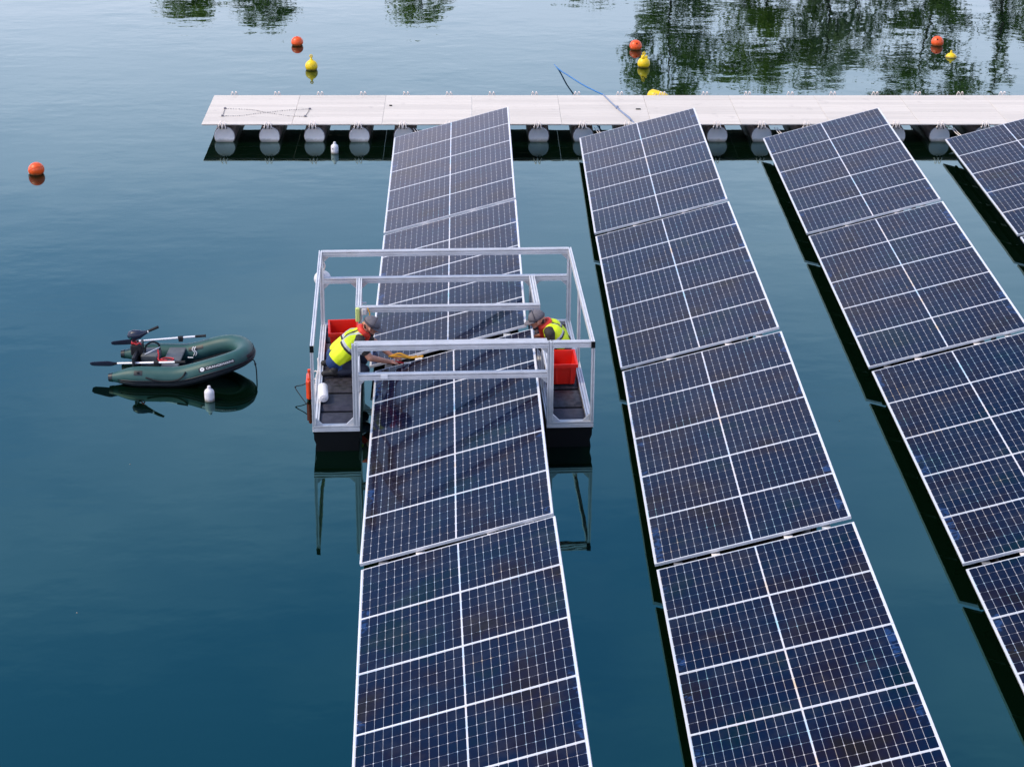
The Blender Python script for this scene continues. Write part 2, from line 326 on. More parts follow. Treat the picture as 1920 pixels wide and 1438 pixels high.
# ------------------------------------------------------------------ trees on the far bank: seen in the water only
def tree(label, x, y, H, cw, seed, nleaf, leafm, thin=False, low=.25):
    rnd = random.Random(seed); base = Vector((x, y, .8)); Ht = H - .8
    t = thing('bank_tree', label, 'tree', base, 0, 'trees on the far bank')
    mb = MB(); path = [Vector((0,0,-.3))]; n = 7
    for i in range(1, n+1): path.append(Vector((rnd.uniform(-.12,.12)*i*.5, rnd.uniform(-.1,.1)*i*.5, Ht*.96*i/n)))
    mb.tube(catmull(path, 3), [max(.02, .16*(1-i/(n*3))+.012) for i in range(n*3+1)], 7)
    ends = []
    nl = 26 if not thin else 16
    for k in range(nl):
        f = low + (0.97-low)*(k+.5)/nl; z = Ht*f; a = k*2.4+rnd.uniform(-.4,.4)
        prof = math.sin(math.pi*min(1, ((1-f)/(1-low))**.62*.97+.03))**.8 if not thin else .35*(1-f)+.12
        L = cw*.5*max(.10, prof)*rnd.uniform(.72,1.12)
        p0 = path[min(n, int(f*n))].lerp(path[min(n, int(f*n)+1)], f*n-int(f*n)); p0 = Vector((p0.x, p0.y, z))
        rise = rnd.uniform(.25,.7) if not thin else rnd.uniform(1.2,2.2)
        p1 = p0 + Vector((math.cos(a)*L, math.sin(a)*L, L*rise)); p1.z = min(p1.z, Ht)
        mid = p0.lerp(p1, .5) + Vector((rnd.uniform(-.1,.1), rnd.uniform(-.1,.1), .08*L))
        r0 = .055*(1-f)+.014
        mb.tube(catmull([p0, mid, p1], 3), [r0, r0*.85, r0*.7, r0*.55, r0*.45, r0*.3, .006], 5)
        ends.append((p0, mid, p1, L))
        for q in range(2):
            s0 = p0.lerp(p1, rnd.uniform(.35,.8)); s1 = s0 + Vector((rnd.uniform(-1,1), rnd.uniform(-1,1), rnd.uniform(.1,.9)))*L*.42
            s1.z = min(s1.z, Ht); mb.tube([s0, s0.lerp(s1,.5)+Vector((0,0,.03)), s1], [r0*.4, r0*.3, .005], 4); ends.append((s0, s0.lerp(s1,.5), s1, L*.5))
    mb.build('trunk', M['bark'], t)
    V = []; F = []; MI = []
    clumps = []
    for (p0, mid, p1, L) in ends:
        for q in range(3 if not thin else 1):
            c = p0.lerp(p1, rnd.uniform(.45,1.0)); clumps.append((c, (.20+.32*min(L,1.6))*rnd.uniform(.6,1.3)))
    clumps.append((path[-1], .3))
    tot = sum(r**1.6 for c, r in clumps)
    for (c, r) in clumps:
        for q in range(max(3, int(nleaf*r**1.6/tot))):
            d = Vector((rnd.gauss(0,1), rnd.gauss(0,1), rnd.gauss(0,.75))); d = d.normalized()*r*rnd.random()**.45
            p = c + d; s_ = rnd.uniform(.055,.115); u = Vector((rnd.gauss(0,1), rnd.gauss(0,1), rnd.gauss(0,.8))).normalized(); v_ = u.cross(Vector((rnd.gauss(0,1), rnd.gauss(0,1), rnd.gauss(0,1)))).normalized()
            o = len(V); V += [p-u*s_, p+v_*s_*.55, p+u*s_*1.1, p-v_*s_*.55]; F.append((o,o+1,o+2,o+3))
    me = bpy.data.meshes.new('crown'); me.from_pydata([tuple(q) for q in V], [], F); me.materials.append(LEAF[leafm]); me.update()
    co = bpy.data.objects.new('crown', me); C.objects.link(co); co.parent = t
    return t
def tx(u): return (u-960)/42.6+3.35
YB = 50.0
for (lb, u, dy, H, cw, n, lm, th) in (
    ('tall full green tree mirrored above the orange buoy at centre right', 1252, 0, 12.1, 5.0, 10500, 1, False),
    ('broad rounded bright green tree mirrored above the walkway seams', 1425, .6, 11.2, 6.0, 13500, 0, False),
    ('slim pale tree mirrored just right of the broad one', 1530, -1.0, 11.3, 3.2, 4500, 2, False),
    ('narrow wispy tree mirrored between broad tree and dark tree', 1598, .8, 11.0, 3.6, 4500, 2, False),
    ('dark dense tree mirrored behind the right orange buoy', 1726, -.3, 12.8, 5.0, 11500, 1, False),
    ('thin nearly bare tree with twisting stems mirrored at right', 1850, -.5, 12.4, 3.0, 1500, 1, True),
    ('second thin bare sapling mirrored beside the twisting stems', 1882, .4, 11.8, 2.4, 700, 2, True),
    ('small green tree mirrored in the top right corner', 1935, .2, 9.6, 3.0, 5500, 0, False),
    ('short tree mirrored near the top edge, far left', 372, 0, 8.4, 3.0, 5500, 0, False),
    ('pointed tree mirrored near top edge, above leftmost buoy pair', 503, .4, 8.9, 3.4, 6500, 1, False),
    ('low tree top mirrored at the upper edge left of centre', 803, .2, 8.8, 2.6, 3800, 0, False),
    ('low wide tree whose tip barely mirrors at top centre', 1105, .6, 7.7, 4.0, 5000, 2, False)):
    tree(lb, tx(u), YB+dy, H, cw, int(u), n, lm, th, .22 if not th else .3)

# ------------------------------------------------------------------ solar rafts
PW, PL, NP, RL = 2.278, 1.1475, 5, 5.7502
PITCH = (RL-PL)/(NP-1)
FRX, FRY = .022, .0125
def octo(cx_, cy__, w_, h_, c_):
    a, b = w_/2, h_/2
    return [(cx_-a+c_,cy__-b),(cx_+a-c_,cy__-b),(cx_+a,cy__-b+c_),(cx_+a,cy__+b-c_),(cx_+a-c_,cy__+b),(cx_-a+c_,cy__+b),(cx_-a,cy__+b-c_),(cx_-a,cy__-b+c_)]
CX, CY = .0919, .1862          # cell pitch across and along
GAPX, GAPY = .0031, .0035
HALF = .008
def cell_centre(side, i, j): return side*(HALF + CX*(i+.5)), -PL/2 + (PL-6*CY)/2 + CY*(j+.5)
def cell_mesh(cells, name):
    V = []; F = []; E_ = []
    for (x, y) in cells:
        o = len(V); V += [(p[0], p[1], 0) for p in octo(x, y, CX-GAPX, CY-GAPY, .0085)]; F.append(tuple(range(o, o+8)))
        E_ += [0]*8
    me = bpy.data.meshes.new(name); me.from_pydata(V, [], F); me.materials.append(M['cell'])
    return me
fields = {}
for sd in (-1, 1):
    me = cell_mesh([cell_centre(sd, i, j) for i in range(12) for j in range(6)], 'cell_field')
    at = me.attributes.new('edge', 'FLOAT', 'POINT')
    for k, v_ in enumerate(me.vertices): at.data[k].value = sm((abs(v_.co.x)-.86)/.22)
    fields[sd] = me
one_cell = {}
def single_cell(i):
    if i not in one_cell:
        me = cell_mesh([(0, 0)], 'cell'); at = me.attributes.new('edge', 'FLOAT', 'POINT')
        for k, v_ in enumerate(me.vertices): at.data[k].value = sm((HALF+CX*(i+.5)-.86)/.22)
        one_cell[i] = me
    return one_cell[i]
lam = MB(); a, b = PW/2-.004, PL/2-.004
lam.add([(-a,-b,-.004),(a,-b,-.004),(a,b,-.004),(-a,b,-.004)], [(0,1,2,3)]); lam.mi = 1
lam.add([(-a,-b,-.012),(a,-b,-.012),(a,b,-.012),(-a,b,-.012)], [(3,2,1,0)])
lam_o = lam.build('solar_panel', [M['back'], M['under']], fix=False); LAM = lam_o.data; bpy.data.objects.remove(lam_o)
fr = MB(); A, B = PW/2, PL/2
ring = [(A, B, -.036), (A, B, -.001), (A-.002, B-.002, 0), (A-FRX, B-FRY, 0), (A-FRX, B-FRY, -.010)]
for (ax, ay, z) in ring: fr.v += [Vector((-ax,-ay,z)), Vector((ax,-ay,z)), Vector((ax,ay,z)), Vector((-ax,ay,z))]
for k in range(4):
    for j in range(4): fr.f.append([k*4+j, k*4+(j+1)%4, k*4+4+(j+1)%4, k*4+4+j]); fr.m.append(0)
fr_o = fr.build('frame', M['frame'], fix=False); FRM = fr_o.data; bpy.data.objects.remove(fr_o)

fl = MB(); fl.tube([(0,-RL/2+.12,0),(0,-RL/2+.2,0),(0,RL/2-.2,0),(0,RL/2-.12,0)], [.12,.17,.17,.12], 18)
fo = fl.build('float_pipe', M['black_plastic'], smooth=40); FLO = fo.data; bpy.data.objects.remove(fo)
P5 = {(0,0):(-.0681,-.0015,.0018,-.0006),(0,1):(-.0504,.0288,.0024,.0002),(0,2):(.0698,-.0032,.0105,.0044),(0,3):(.1945,.0171,.0256,.0127),
 (1,0):(-.0222,.0033,-.0074,-.0052),(1,1):(-.029,-.0207,.0032,-.0019),(1,2):(-.024,-.0223,-.0059,-.0037),(1,3):(-.0201,-.001,.0028,-.0103),
 (2,0):(.0263,.0201,-.0069,-.0021),(2,1):(-.0075,.0099,-.0069,-.0013),(2,2):(-.0161,.0036,-.0022,-.0001),(2,3):(-.0258,.0074,-.0032,-.0002),
 (3,0):(.0444,-.0266,-.0057,.0002),(3,1):(.03,-.01,-.005,0),(3,2):(.02,0,-.004,0)}
TILT, HLO, DX, GAP, OFF = .2721, .2573, 3.4919, .1482, -.0414
row_name = ['the leftmost row, straddled by the work platform', 'the second row from the left', 'the third row from the left', 'the rightmost row, cut by the frame']
mod_name = ['raft nearest the white walkway', 'second raft from the walkway', 'third raft from the walkway', 'nearest raft, cut by the bottom edge']
def raft(r, m):
    ex, ey, ew, et = P5[(r, m)]; t = TILT+et
    yc = -(m*(RL+GAP))-RL/2+r*OFF+ey; xc = r*DX+ex+PW*math.cos(TILT)/2
    root = thing('solar_raft', 'five-panel solar %s in %s' % (mod_name[m], row_name[r]), 'solar panels', (xc, yc, 0), ew, 'tilted solar rafts in rows')
    root['label'] = 'tilted five-panel solar raft, %s, %s' % (['back of', 'second in', 'third in', 'front of'][m], row_name[r])
    zc = HLO+PW/2*math.sin(t)
    rnd = random.Random(r*10+m)
    singles = {2: (0, 1), 3: (2, 3)}.get(m, ()) if r < 3 else ()
    if (r, m) == (2, 3): singles = (3, 4)
    for i in range(NP):
        y = -RL/2+PL/2+PITCH*i
        p = link('solar_panel', LAM, root, (0, y, zc), (rnd.uniform(-.0012,.0012), -t+rnd.uniform(-.0012,.0012), 0))
        link('frame', FRM, p)
        if i in singles:
            for sd in (-1, 1):
                for ci in range(12):
                    for cj in range(6):
                        x_, y_ = cell_centre(sd, ci, cj); link('cell', single_cell(ci), p, (x_, y_, -.0025))
        else:
            for sd in (-1, 1):
                q = link('cell_field', fields[sd], p, (0, 0, -.0025)); q['kind'] = 'stuff'
    link('float_pipe', FLO, root, (-.72, 0, .02)); link('float_pipe', FLO, root, (.72, 0, .02))
    for yy in (-2.2, 0, 2.2):
        mb = MB(); mb.box(-1.0, 1.0, yy-.03, yy+.03, .17, .23); mb.box(.78, .84, yy-.03, yy+.03, .20, zc+.8*math.sin(t)-.06); mb.box(-.02, .04, yy-.028, yy+.028, .20, zc-.06)
        mb.build('support', M['black_plastic'], root)
    # purlins carrying the panels, dark from below
    mb = MB()
    for lx in (-.85, .05, .85):
        z = zc+lx*math.sin(t)-.055; mb.box(lx-.02, lx+.02, -RL/2+.05, RL/2-.05, z-.03, z+.01)
    mb.build('purlin', M['under'], root)
    # hinge plates showing in the gap in front of each raft
    for lx in (-.86, -.42, .42, .86):
        z = zc+lx*math.sin(t)-.06; mb = MB(); k = lx*math.cos(t)
        mb.box(k-.05, k+.05, -RL/2-.13, -RL/2+.05, z-.012, z); mb.tube([(k-.03,-RL/2-.05,z+.006),(k+.02,-RL/2-.09,z+.022),(k+.04,-RL/2-.12,z+.006)], .006, 5)
        mb.build('hinge_plate', M['gusset'] if lx > .5 else M['rope_w'] if abs(lx) < .5 else M['beam'], root)
for (r, m) in P5: raft(r, m)

# ------------------------------------------------------------------ floating walkway
WY0, WY1, WZ, SEC, WX0 = .56, 2.745, .375, 1.752, -3.83
NS, NB = 12, 12
wk = thing('floating_walkway', 'white boarded floating walkway on grey-capped pipe pontoons behind the solar rows', 'walkway', (WX0, WY0, 0), R(-.1))
BW = (WY1-WY0)/NB
bmesh_ = MB(); bmesh_.bbox(.0022, SEC-.0022, .0022, BW-.0022, -.022, 0, .003); bo = bmesh_.build('board', M['board']); BRD = [bo.data]; bpy.data.objects.remove(bo)
rb = random.Random(3)
bm2 = []
for k in range(3):
    m_ = M['board'].copy(); pr = m_.node_tree.nodes['Mix'] if 'Mix' in m_.node_tree.nodes else None
    f_ = (1.0, .955, .90)[k]
    if pr:
        for s_ in (6, 7): pr.inputs[s_].default_value = tuple(c*f_ for c in pr.inputs[s_].default_value[:3])+(1,)
    d_ = BRD[0].copy(); d_.materials[0] = m_; bm2.append(d_)
for s_ in range(NS):
    for j in range(NB):
        link('board', rb.choice(bm2), wk, (s_*SEC, j*BW, WZ+rb.uniform(-.0012,.0012)), (0, 0, rb.uniform(-.0004,.0004)))
    mb = MB()
    for y in (.05, .9): mb.box(s_*SEC+.01, s_*SEC+SEC-.01, y, y+.045, WZ-.042, WZ-.025)
    mb.build('beam', M['beam'], wk)
pp = MB(); prof = []
PLn = 2.20; nr = 30
for i in range(nr+1):
    y = PLn*i/nr; prof += [(.205, y), (.211, y+PLn/nr*.45)] if i < nr else [(.205, y)]
pp.lathe(prof, 26, 'y'); po = pp.build('pontoon', M['pipe'], smooth=50); PIPE = po.data; bpy.data.objects.remove(po)
ec = MB(); ec.lathe([(.198,-.004),(.196,-.022),(.188,-.030),(.180,-.024)], 28, 'y'); eo = ec.build('end_cap', M['cap'], smooth=40); CAP = eo.data; bpy.data.objects.remove(eo)
lp = MB()
for dx in (-.045, .03):
    lp.tube(catmull([(dx-.03,.005,-.02),(dx-.022,-.035,-.028),(dx-.012,-.038,.03),(dx,.012,.075),(dx+.014,-.012,.085),(dx+.03,-.045,.02),(dx+.05,-.04,-.045)], 4), .0085, 6)
lo = lp.build('rope_tie', M['rope_w'], smooth=True); TIE = lo.data; bpy.data.objects.remove(lo)
dk = MB()
for dx in (-.05, .02, .07): dk.tube([(dx,-.030,-.075),(dx+.005,-.036,-.03)], .012, 6)
do = dk.build('rope_knot', M['rope_k']); KNOT = do.data; bpy.data.objects.remove(do)
for k in range(NS*2):
    x = .43+k*.8755
    p = link('pontoon', PIPE, wk, (x, .09, .105)); link('end_cap', CAP, p)
    q = link('end_cap', CAP, p, (0, PLn, 0), (0, 0, math.pi))
    tz = rb.uniform(-.02,.02)
    link('rope_tie', TIE, wk, (x-.02, 0, WZ-.035), (0, tz, rb.uniform(-.15,.15))); link('rope_knot', KNOT, wk, (x-.02, .05, WZ-.03), (0, tz, 0))
    link('rope_tie', TIE, wk, (x-.02, WY1-WY0+.02, WZ-.02), (0, 0, math.pi+rb.uniform(-.15,.15)))
# bow-tie of grey chain lying on the first boards
ch = MB(); zz = WZ+.008
pa = [(-3.49,1.68),(-3.0,1.60),(-2.66,1.40),(-2.2,1.14),(-1.85,1.08),(-1.80,1.64),(-2.2,1.56),(-2.66,1.38),(-3.1,1.16),(-3.48,1.12),(-3.49,1.68)]
cpts = catmull([(x, y, zz) for x, y in pa[:5]], 10) + catmull([(x, y, zz) for x, y in pa[4:6]], 5)[1:] + catmull([(x, y, zz) for x, y in pa[5:10]], 10)[1:] + catmull([(x, y, zz) for x, y in pa[9:]], 5)[1:]
L_ = []; acc = 0
for i in range(len(cpts)-1):
    n_ = max(1, int((cpts[i+1]-cpts[i]).length/.03))
    for k in range(n_): L_.append((cpts[i].lerp(cpts[i+1], k/n_), (cpts[i+1]-cpts[i]).normalized()))
for k, (p, d) in enumerate(L_):
    j = Vector((rb.uniform(-.006,.006), rb.uniform(-.006,.006), 0)); rr_ = .0055 if k % 3 else .008
    ch.tube([p+j-d*.013, p+j, p+j+d*.013], [rr_*.6, rr_, rr_*.6], 5)
for (x, y) in ((-3.49,1.68),(-3.48,1.12),(-1.85,1.08),(-1.80,1.64)):
    ch.box(x-.022, x+.022, y-.022, y+.022, zz-.005, zz+.02)
tag(ch.build('chain', M['rope_g']), 'thin grey chain laid in a bow-tie shape on the walkway end', 'chain')
# loose litter on the boards
for (x, y, s_, lb) in ((4.75, 1.62, .05, 'small dark scrap on walkway boards near the blue rope'), (-.2, 1.9, .03, 'tiny dark scrap on the walkway boards above the leftmost solar row')):
    mb = MB(); mb.bbox(x-s_, x+s_, y-.02, y+.02, WZ+.003, WZ+.02, .005); tag(mb.build('scrap', M['rope_k']), lb, 'debris')
# blue mooring rope over the walkway
br = MB(); z_ = WZ+.016
br.tube(catmull([(3.06,8.09,-.03),(3.34,6.53,.0),(3.52,5.4,.12),(3.78,4.1,.24),(4.02,3.1,.345),(4.12,2.72,z_)], 8), .015, 7)
bro = br.build('mooring_rope', M['rope_b'], smooth=True); tag(bro, 'blue mooring rope rising from the water over the walkway edge', 'rope')
b2 = MB(); b2.tube(catmull([(4.12,2.72,z_),(4.24,2.1,z_),(4.36,1.55,z_),(4.48,1.05,z_),(4.56,.72,z_),(4.60,.63,WZ-.02)], 6), .016, 7)
b2.tube(catmull([(4.36,1.55,z_+.01),(4.45,1.2,z_+.01),(4.53,.9,z_+.01),(4.52,.7,z_+.01)], 6), .011, 6); b2.lathe([(.01,-.03),(.032,-.02),(.034,.02),(.01,.03)], 10, 'y', (4.33,1.68,z_+.012))
b2.build('rope_tail', M['rope_g2'], bro, smooth=True)
# pale tie lines from the pontoons to the rafts
for (x0, x1, lb) in ((.28,.62,'leftmost solar row'),(3.82,4.15,'second solar row'),(7.35,7.66,'third solar row'),(10.83,11.12,'rightmost solar row')):
    mb = MB()
    for o_ in (0, .05): mb.tube(catmull([(x0+o_,.64,.27),(x0+.08+o_,.5,.19),((x0+x1)/2+o_,.25,.20),(x1+o_,-.02,.36+.0)], 5), .009, 6)
    tag(mb.build('tie_line', M['rope_w'], smooth=True), 'pale doubled tie line from pontoon to the back of the %s' % lb, 'rope')
mb = MB(); mb.tube(catmull([(3.92,.66,.31),(3.95,.60,.16),(4.05,.58,.06),(4.1,.56,-.03)], 5), .012, 6)
tag(mb.build('drop_line', M['rope_k'], smooth=True), 'short dark line dropping from walkway into the water by second row', 'rope')

# ------------------------------------------------------------------ buoys and floats
def sphere_prof(r, squash=1.0, n=12, z0=0): return [(max(.004, r*math.sin(math.pi*k/n)), z0 - r*squash*math.cos(math.pi*k/n)) for k in range(n+1)]
def round_buoy(x, y, r, label, tilt, az, hole=True, sq=.92):
    t = thing('round_buoy', label, 'buoy', (x, y, 0), az, 'orange mooring buoys')
    mb = MB(); pr = sphere_prof(r, sq, 18)
    pr[-1] = (r*.12, pr[-2][1]-.030); pr[-2] = (r*.17, pr[-2][1]); pr[0] = (r*.12, pr[1][1]+.03)
    mb.lathe(pr, 30, 'z')
    o = mb.build('shell', M['orange'], t, smooth=40); o.location = (0, 0, r*.52); o.rotation_euler = (tilt, 0, 0)
    m2 = MB(); zt = pr[-2][1]
    m2.lathe([(r*.115, zt-.032),(r*.115, zt-.024),(.004, zt-.024)], 16, 'z'); m2.build('bore', M['dark_pvc'], o)
    m3 = MB(); m3.lathe([(r*1.003*math.cos(a_), r*sq*1.003*math.sin(a_)) for a_ in (-.10,-.05,0,.05,.10)], 30, 'z'); m3.build('seam_band', M['orange'], o, smooth=True)
    return t, o
round_buoy(-2.6, 8.72, .138, 'orange ball buoy beyond the walkway, above a yellow buoy at left', R(12), 0)
t_, o_ = round_buoy(5.22, 8.32, .142, 'orange ball buoy with dark hole, above the yellow buoy at centre right', R(52), R(12))
mb = MB(); mb.box(-.125, -.118, -.055, .045, -.04, .05); mb.build('pale_patch', M['print_white'], o_)
round_buoy(12.29, 8.72, .142, 'orange ball buoy at right, floating before the dark tree reflection', R(50), R(-12))
t_, o_ = round_buoy(-6.65, -1.50, .150, 'lone orange buoy with pale patch near the left edge', R(38), R(-150))
mb = MB()
for k in range(5): mb.lathe([(.008,-.004),(.012,0),(.008,.004)], 8, 'z', (.115-.01*abs(k-2), -.085, -.05+.025*k))
mb.box(.10, .128, -.105, -.085, -.06, .05); mb.build('pale_patch', M['white_dirty'], o_)
def ball_with_eye(x, y, r, label, sub=.35, knobs=False):
    t = thing('eye_buoy', label, 'buoy', (x, y, 0), 0, 'yellow mooring buoys')
    mb = MB(); pr = sphere_prof(r, 1.0, 18)[:-2]; top = r*.99
    pr += [(r*.30, top*.99), (r*.26, top+.015), (r*.16, top+.03), (r*.13, top+.075), (.004, top+.085)]
    mb.lathe(pr, 28, 'z'); o = mb.build('shell', M['yellow'], t, smooth=40); o.location = (0, 0, r*sub)
    m2 = MB(); m2.tube([(r*.2*math.cos(a_), 0, top+.085+r*.2*math.sin(a_)) for a_ in [2*math.pi*k/12 for k in range(12)]], .013, 6, closed=True); m2.build('lifting_eye', M['yellow'], o, smooth=True)
    if knobs:
        m3 = MB()
        for k in range(3): m3.lathe([(.028,0),(.032,.015),(.02,.045),(.004,.05)], 10, 'z', (.06*math.cos(k*2.1), .06*math.sin(k*2.1), top-.01))
        m3.build('knob', M['yellow'], o, smooth=40)
    m4 = MB(); m4.box(r*.35, r*.75, -r*.95, -r*.70, r*.1, r*.25)
    return t
ball_with_eye(-2.11, 6.40, .138, 'yellow ball buoy with a lifting eye at left, beyond the walkway', .55)
ball_with_eye(5.27, 6.64, .140, 'yellow ball buoy with a knobbed crown at centre right', .55, True)
t = thing('flat_buoy', 'small low yellow cone buoy floating beside the right orange buoy', 'buoy', (12.36, 7.55, 0), 0, 'yellow mooring buoys')
mb = MB(); mb.lathe([(.004,-.12),(.10,-.08),(.135,-.01),(.130,.02),(.085,.07),(.03,.10),(.018,.15),(.004,.155)], 24, 'z'); mb.build('shell', M['yellow'], t, smooth=40)
t = thing('can_buoy', 'long yellow can buoy with dark lettering half hidden behind the walkway', 'buoy', (5.32, 3.35, .16), R(-32))
mb = MB(); mb.lathe([(.02,-.34),(.09,-.33),(.145,-.26),(.155,-.1),(.155,.16),(.13,.25),(.06,.30),(.03,.36),(.004,.37)], 24, 'x'); o = mb.build('shell', M['yellow'], t, smooth=40); o.rotation_euler = (0, R(10), 0)
def text_mesh(body, size, extr=0.0):
    cu = bpy.data.curves.new('txt', 'FONT'); cu.body = body; cu.size = size; cu.align_x = 'CENTER'; cu.align_y = 'CENTER'; cu.extrude = extr; cu.resolution_u = 3
    to = bpy.data.objects.new('txt', cu); C.objects.link(to); bpy.context.view_layer.update()
    me = bpy.data.meshes.new_from_object(to.evaluated_get(bpy.context.evaluated_depsgraph_get())); bpy.data.objects.remove(to); return me
o.scale = (.72, .88, .88)
mb = MB()      # worn dark print, too rubbed to read
for k, (dx, w_, h0) in enumerate(((-.11, .022, .05), (-.06, .014, .07), (-.02, .026, .045), (.035, .016, .06), (.08, .022, .05))):
    for q in range(3):
        a0 = .72+(q-1)*h0*2.2; mb.v += [Vector((dx+sx*w_*.5, -math.cos(a0+sa)*.1565, math.sin(a0+sa)*.1565)) for sx, sa in ((-1,-.05),(1,-.05),(1,.05),(-1,.05))]
        n_ = len(mb.v); mb.f.append([n_-4, n_-3, n_-2, n_-1]); mb.m.append(0)
mb.build('worn_print', M['rope_g'], o)
mb = MB(); mb.tube(catmull([(.37,0,0),(.46,.02,-.02),(.5,-.06,-.06),(.42,-.14,-.05)], 6), .012, 6); mb.build('tail_rope', M['rope_w'], o, smooth=True)
def bottle_float(x, y, s_, label):
    t = thing('bottle_float', label, 'float', (x, y, 0), 0, 'white bottle-shaped floats')
    mb = MB(); mb.lathe([(.05*s_,-.14*s_),(.072*s_,-.12*s_),(.075*s_,0),(.075*s_,.13*s_),(.066*s_,.162*s_),(.038*s_,.185*s_),(.030*s_,.195*s_)], 24, 'z'); mb.build('body', M['white_plastic'], t, smooth=35)
    m2 = MB(); m2.lathe([(.026*s_,.190*s_),(.028*s_,.215*s_),(.022*s_,.232*s_),(.004,.236*s_)], 16, 'z'); m2.build('neck', M['white_plastic'], t, smooth=35)
    return t
bottle_float(-2.22, -12.22, .92, 'white bottle-shaped float in the water below the green dinghy')
t = bottle_float(-1.21, -.16, .95, 'white bottle-shaped float with dark mark, in front of the walkway pontoons')
mb = MB(); mb.lathe([(.012,-.0735),(.012,-.0725)], 10, 'y', (-.035,0,.10)); mb.build('dark_mark', M['rope_g'], t)
sp_ = random.Random(11)
for (x, y, lb) in ((-3.0,-18.2,'tiny white fleck floating in the open water, lower left'),(6.35,-13.0,'tiny white fleck floating between second and third rows'),(-3.0,-15.2+0.9,'tiny pale fleck floating left of the work platform')):
    mb = MB(); mb.lathe([(.003,-.006),(.009,0),(.006,.006),(.003,.007)], 8, 'z', (0,0,0)); o = mb.build('floating_fleck', M['white_plastic']); o.location = (x, y, 0); tag(o, lb, 'debris')

# ------------------------------------------------------------------ work catamaran
CATL, CATR = Vector((1.147, -13.894, 0)), R(2.0)
def cat_world(v): return Matrix.Translation(CATL) @ Matrix.Rotation(CATR, 4, 'Z') @ Vector(v)
cat = thing('work_catamaran', 'aluminium-framed work platform on two black floats straddling the leftmost solar row', 'work platform', CATL, CATR)
XO, XI, LY, ZB, ZT = 1.825, 1.215, 3.745, .37, 1.485
def slot_poly(w_, h_, n_w, n_h):
    s, d = .0075, .022; P_ = []
    def side(a, b, n):
        a, b = Vector(a), Vector(b); L = (b-a).length; u = (b-a)/L; nrm = Vector((-u.y, u.x)); out = [a]
        for k in range(n):
            c = L*(k+.5)/n; out += [a+u*(c-s), a+u*(c-s)+nrm*d, a+u*(c+s)+nrm*d, a+u*(c+s)]
        return out
    c = [(-w_/2,-h_/2),(w_/2,-h_/2),(w_/2,h_/2),(-w_/2,h_/2)]
    for k in range(4): P_ += side(c[k], c[(k+1)%4], (n_w, n_h)[k % 2])
    return P_
def profile(name, p0, p1, w_=.08, h_=.08, nw=2, nh=2, parent=cat):
    p0, p1 = Vector(p0), Vector(p1); d = (p1-p0).normalized()
    ex = Vector((1,0,0)) if abs(d.x) < .7 else Vector((0,1,0)); ey = Vector((0,0,1)) if abs(d.z) < .7 else Vector((0,1,0))
    if abs(d.x) > .7: ex = Vector((0,1,0))
    if abs(d.z) > .7: ex, ey = Vector((1,0,0)), Vector((0,1,0))
    mb = MB(); poly = slot_poly(w_, h_, nw, nh); n = len(poly)
    mb.add([p0+ex*q.x+ey*q.y for q in poly]+[p1+ex*q.x+ey*q.y for q in poly], [[i,(i+1)%n,n+(i+1)%n,n+i] for i in range(n)]+[list(range(n-1,-1,-1)), list(range(n,2*n))])
    return mb.build(name, M['alu'], parent)
def gusset(c, a, b, s_=.09, th=.030):
    c, a, b = Vector(c), Vector(a), Vector(b); nrm = a.cross(b).normalized()*th/2
    mb = MB(); q = [c, c+a*s_, c+b*s_]
    mb.add([v-nrm for v in q]+[v+nrm for v in q], [(0,1,2),(5,4,3),(0,3,4,1),(1,4,5,2),(2,5,3,0)]); return mb.build('gusset', M['gusset'], cat)
h4 = .04
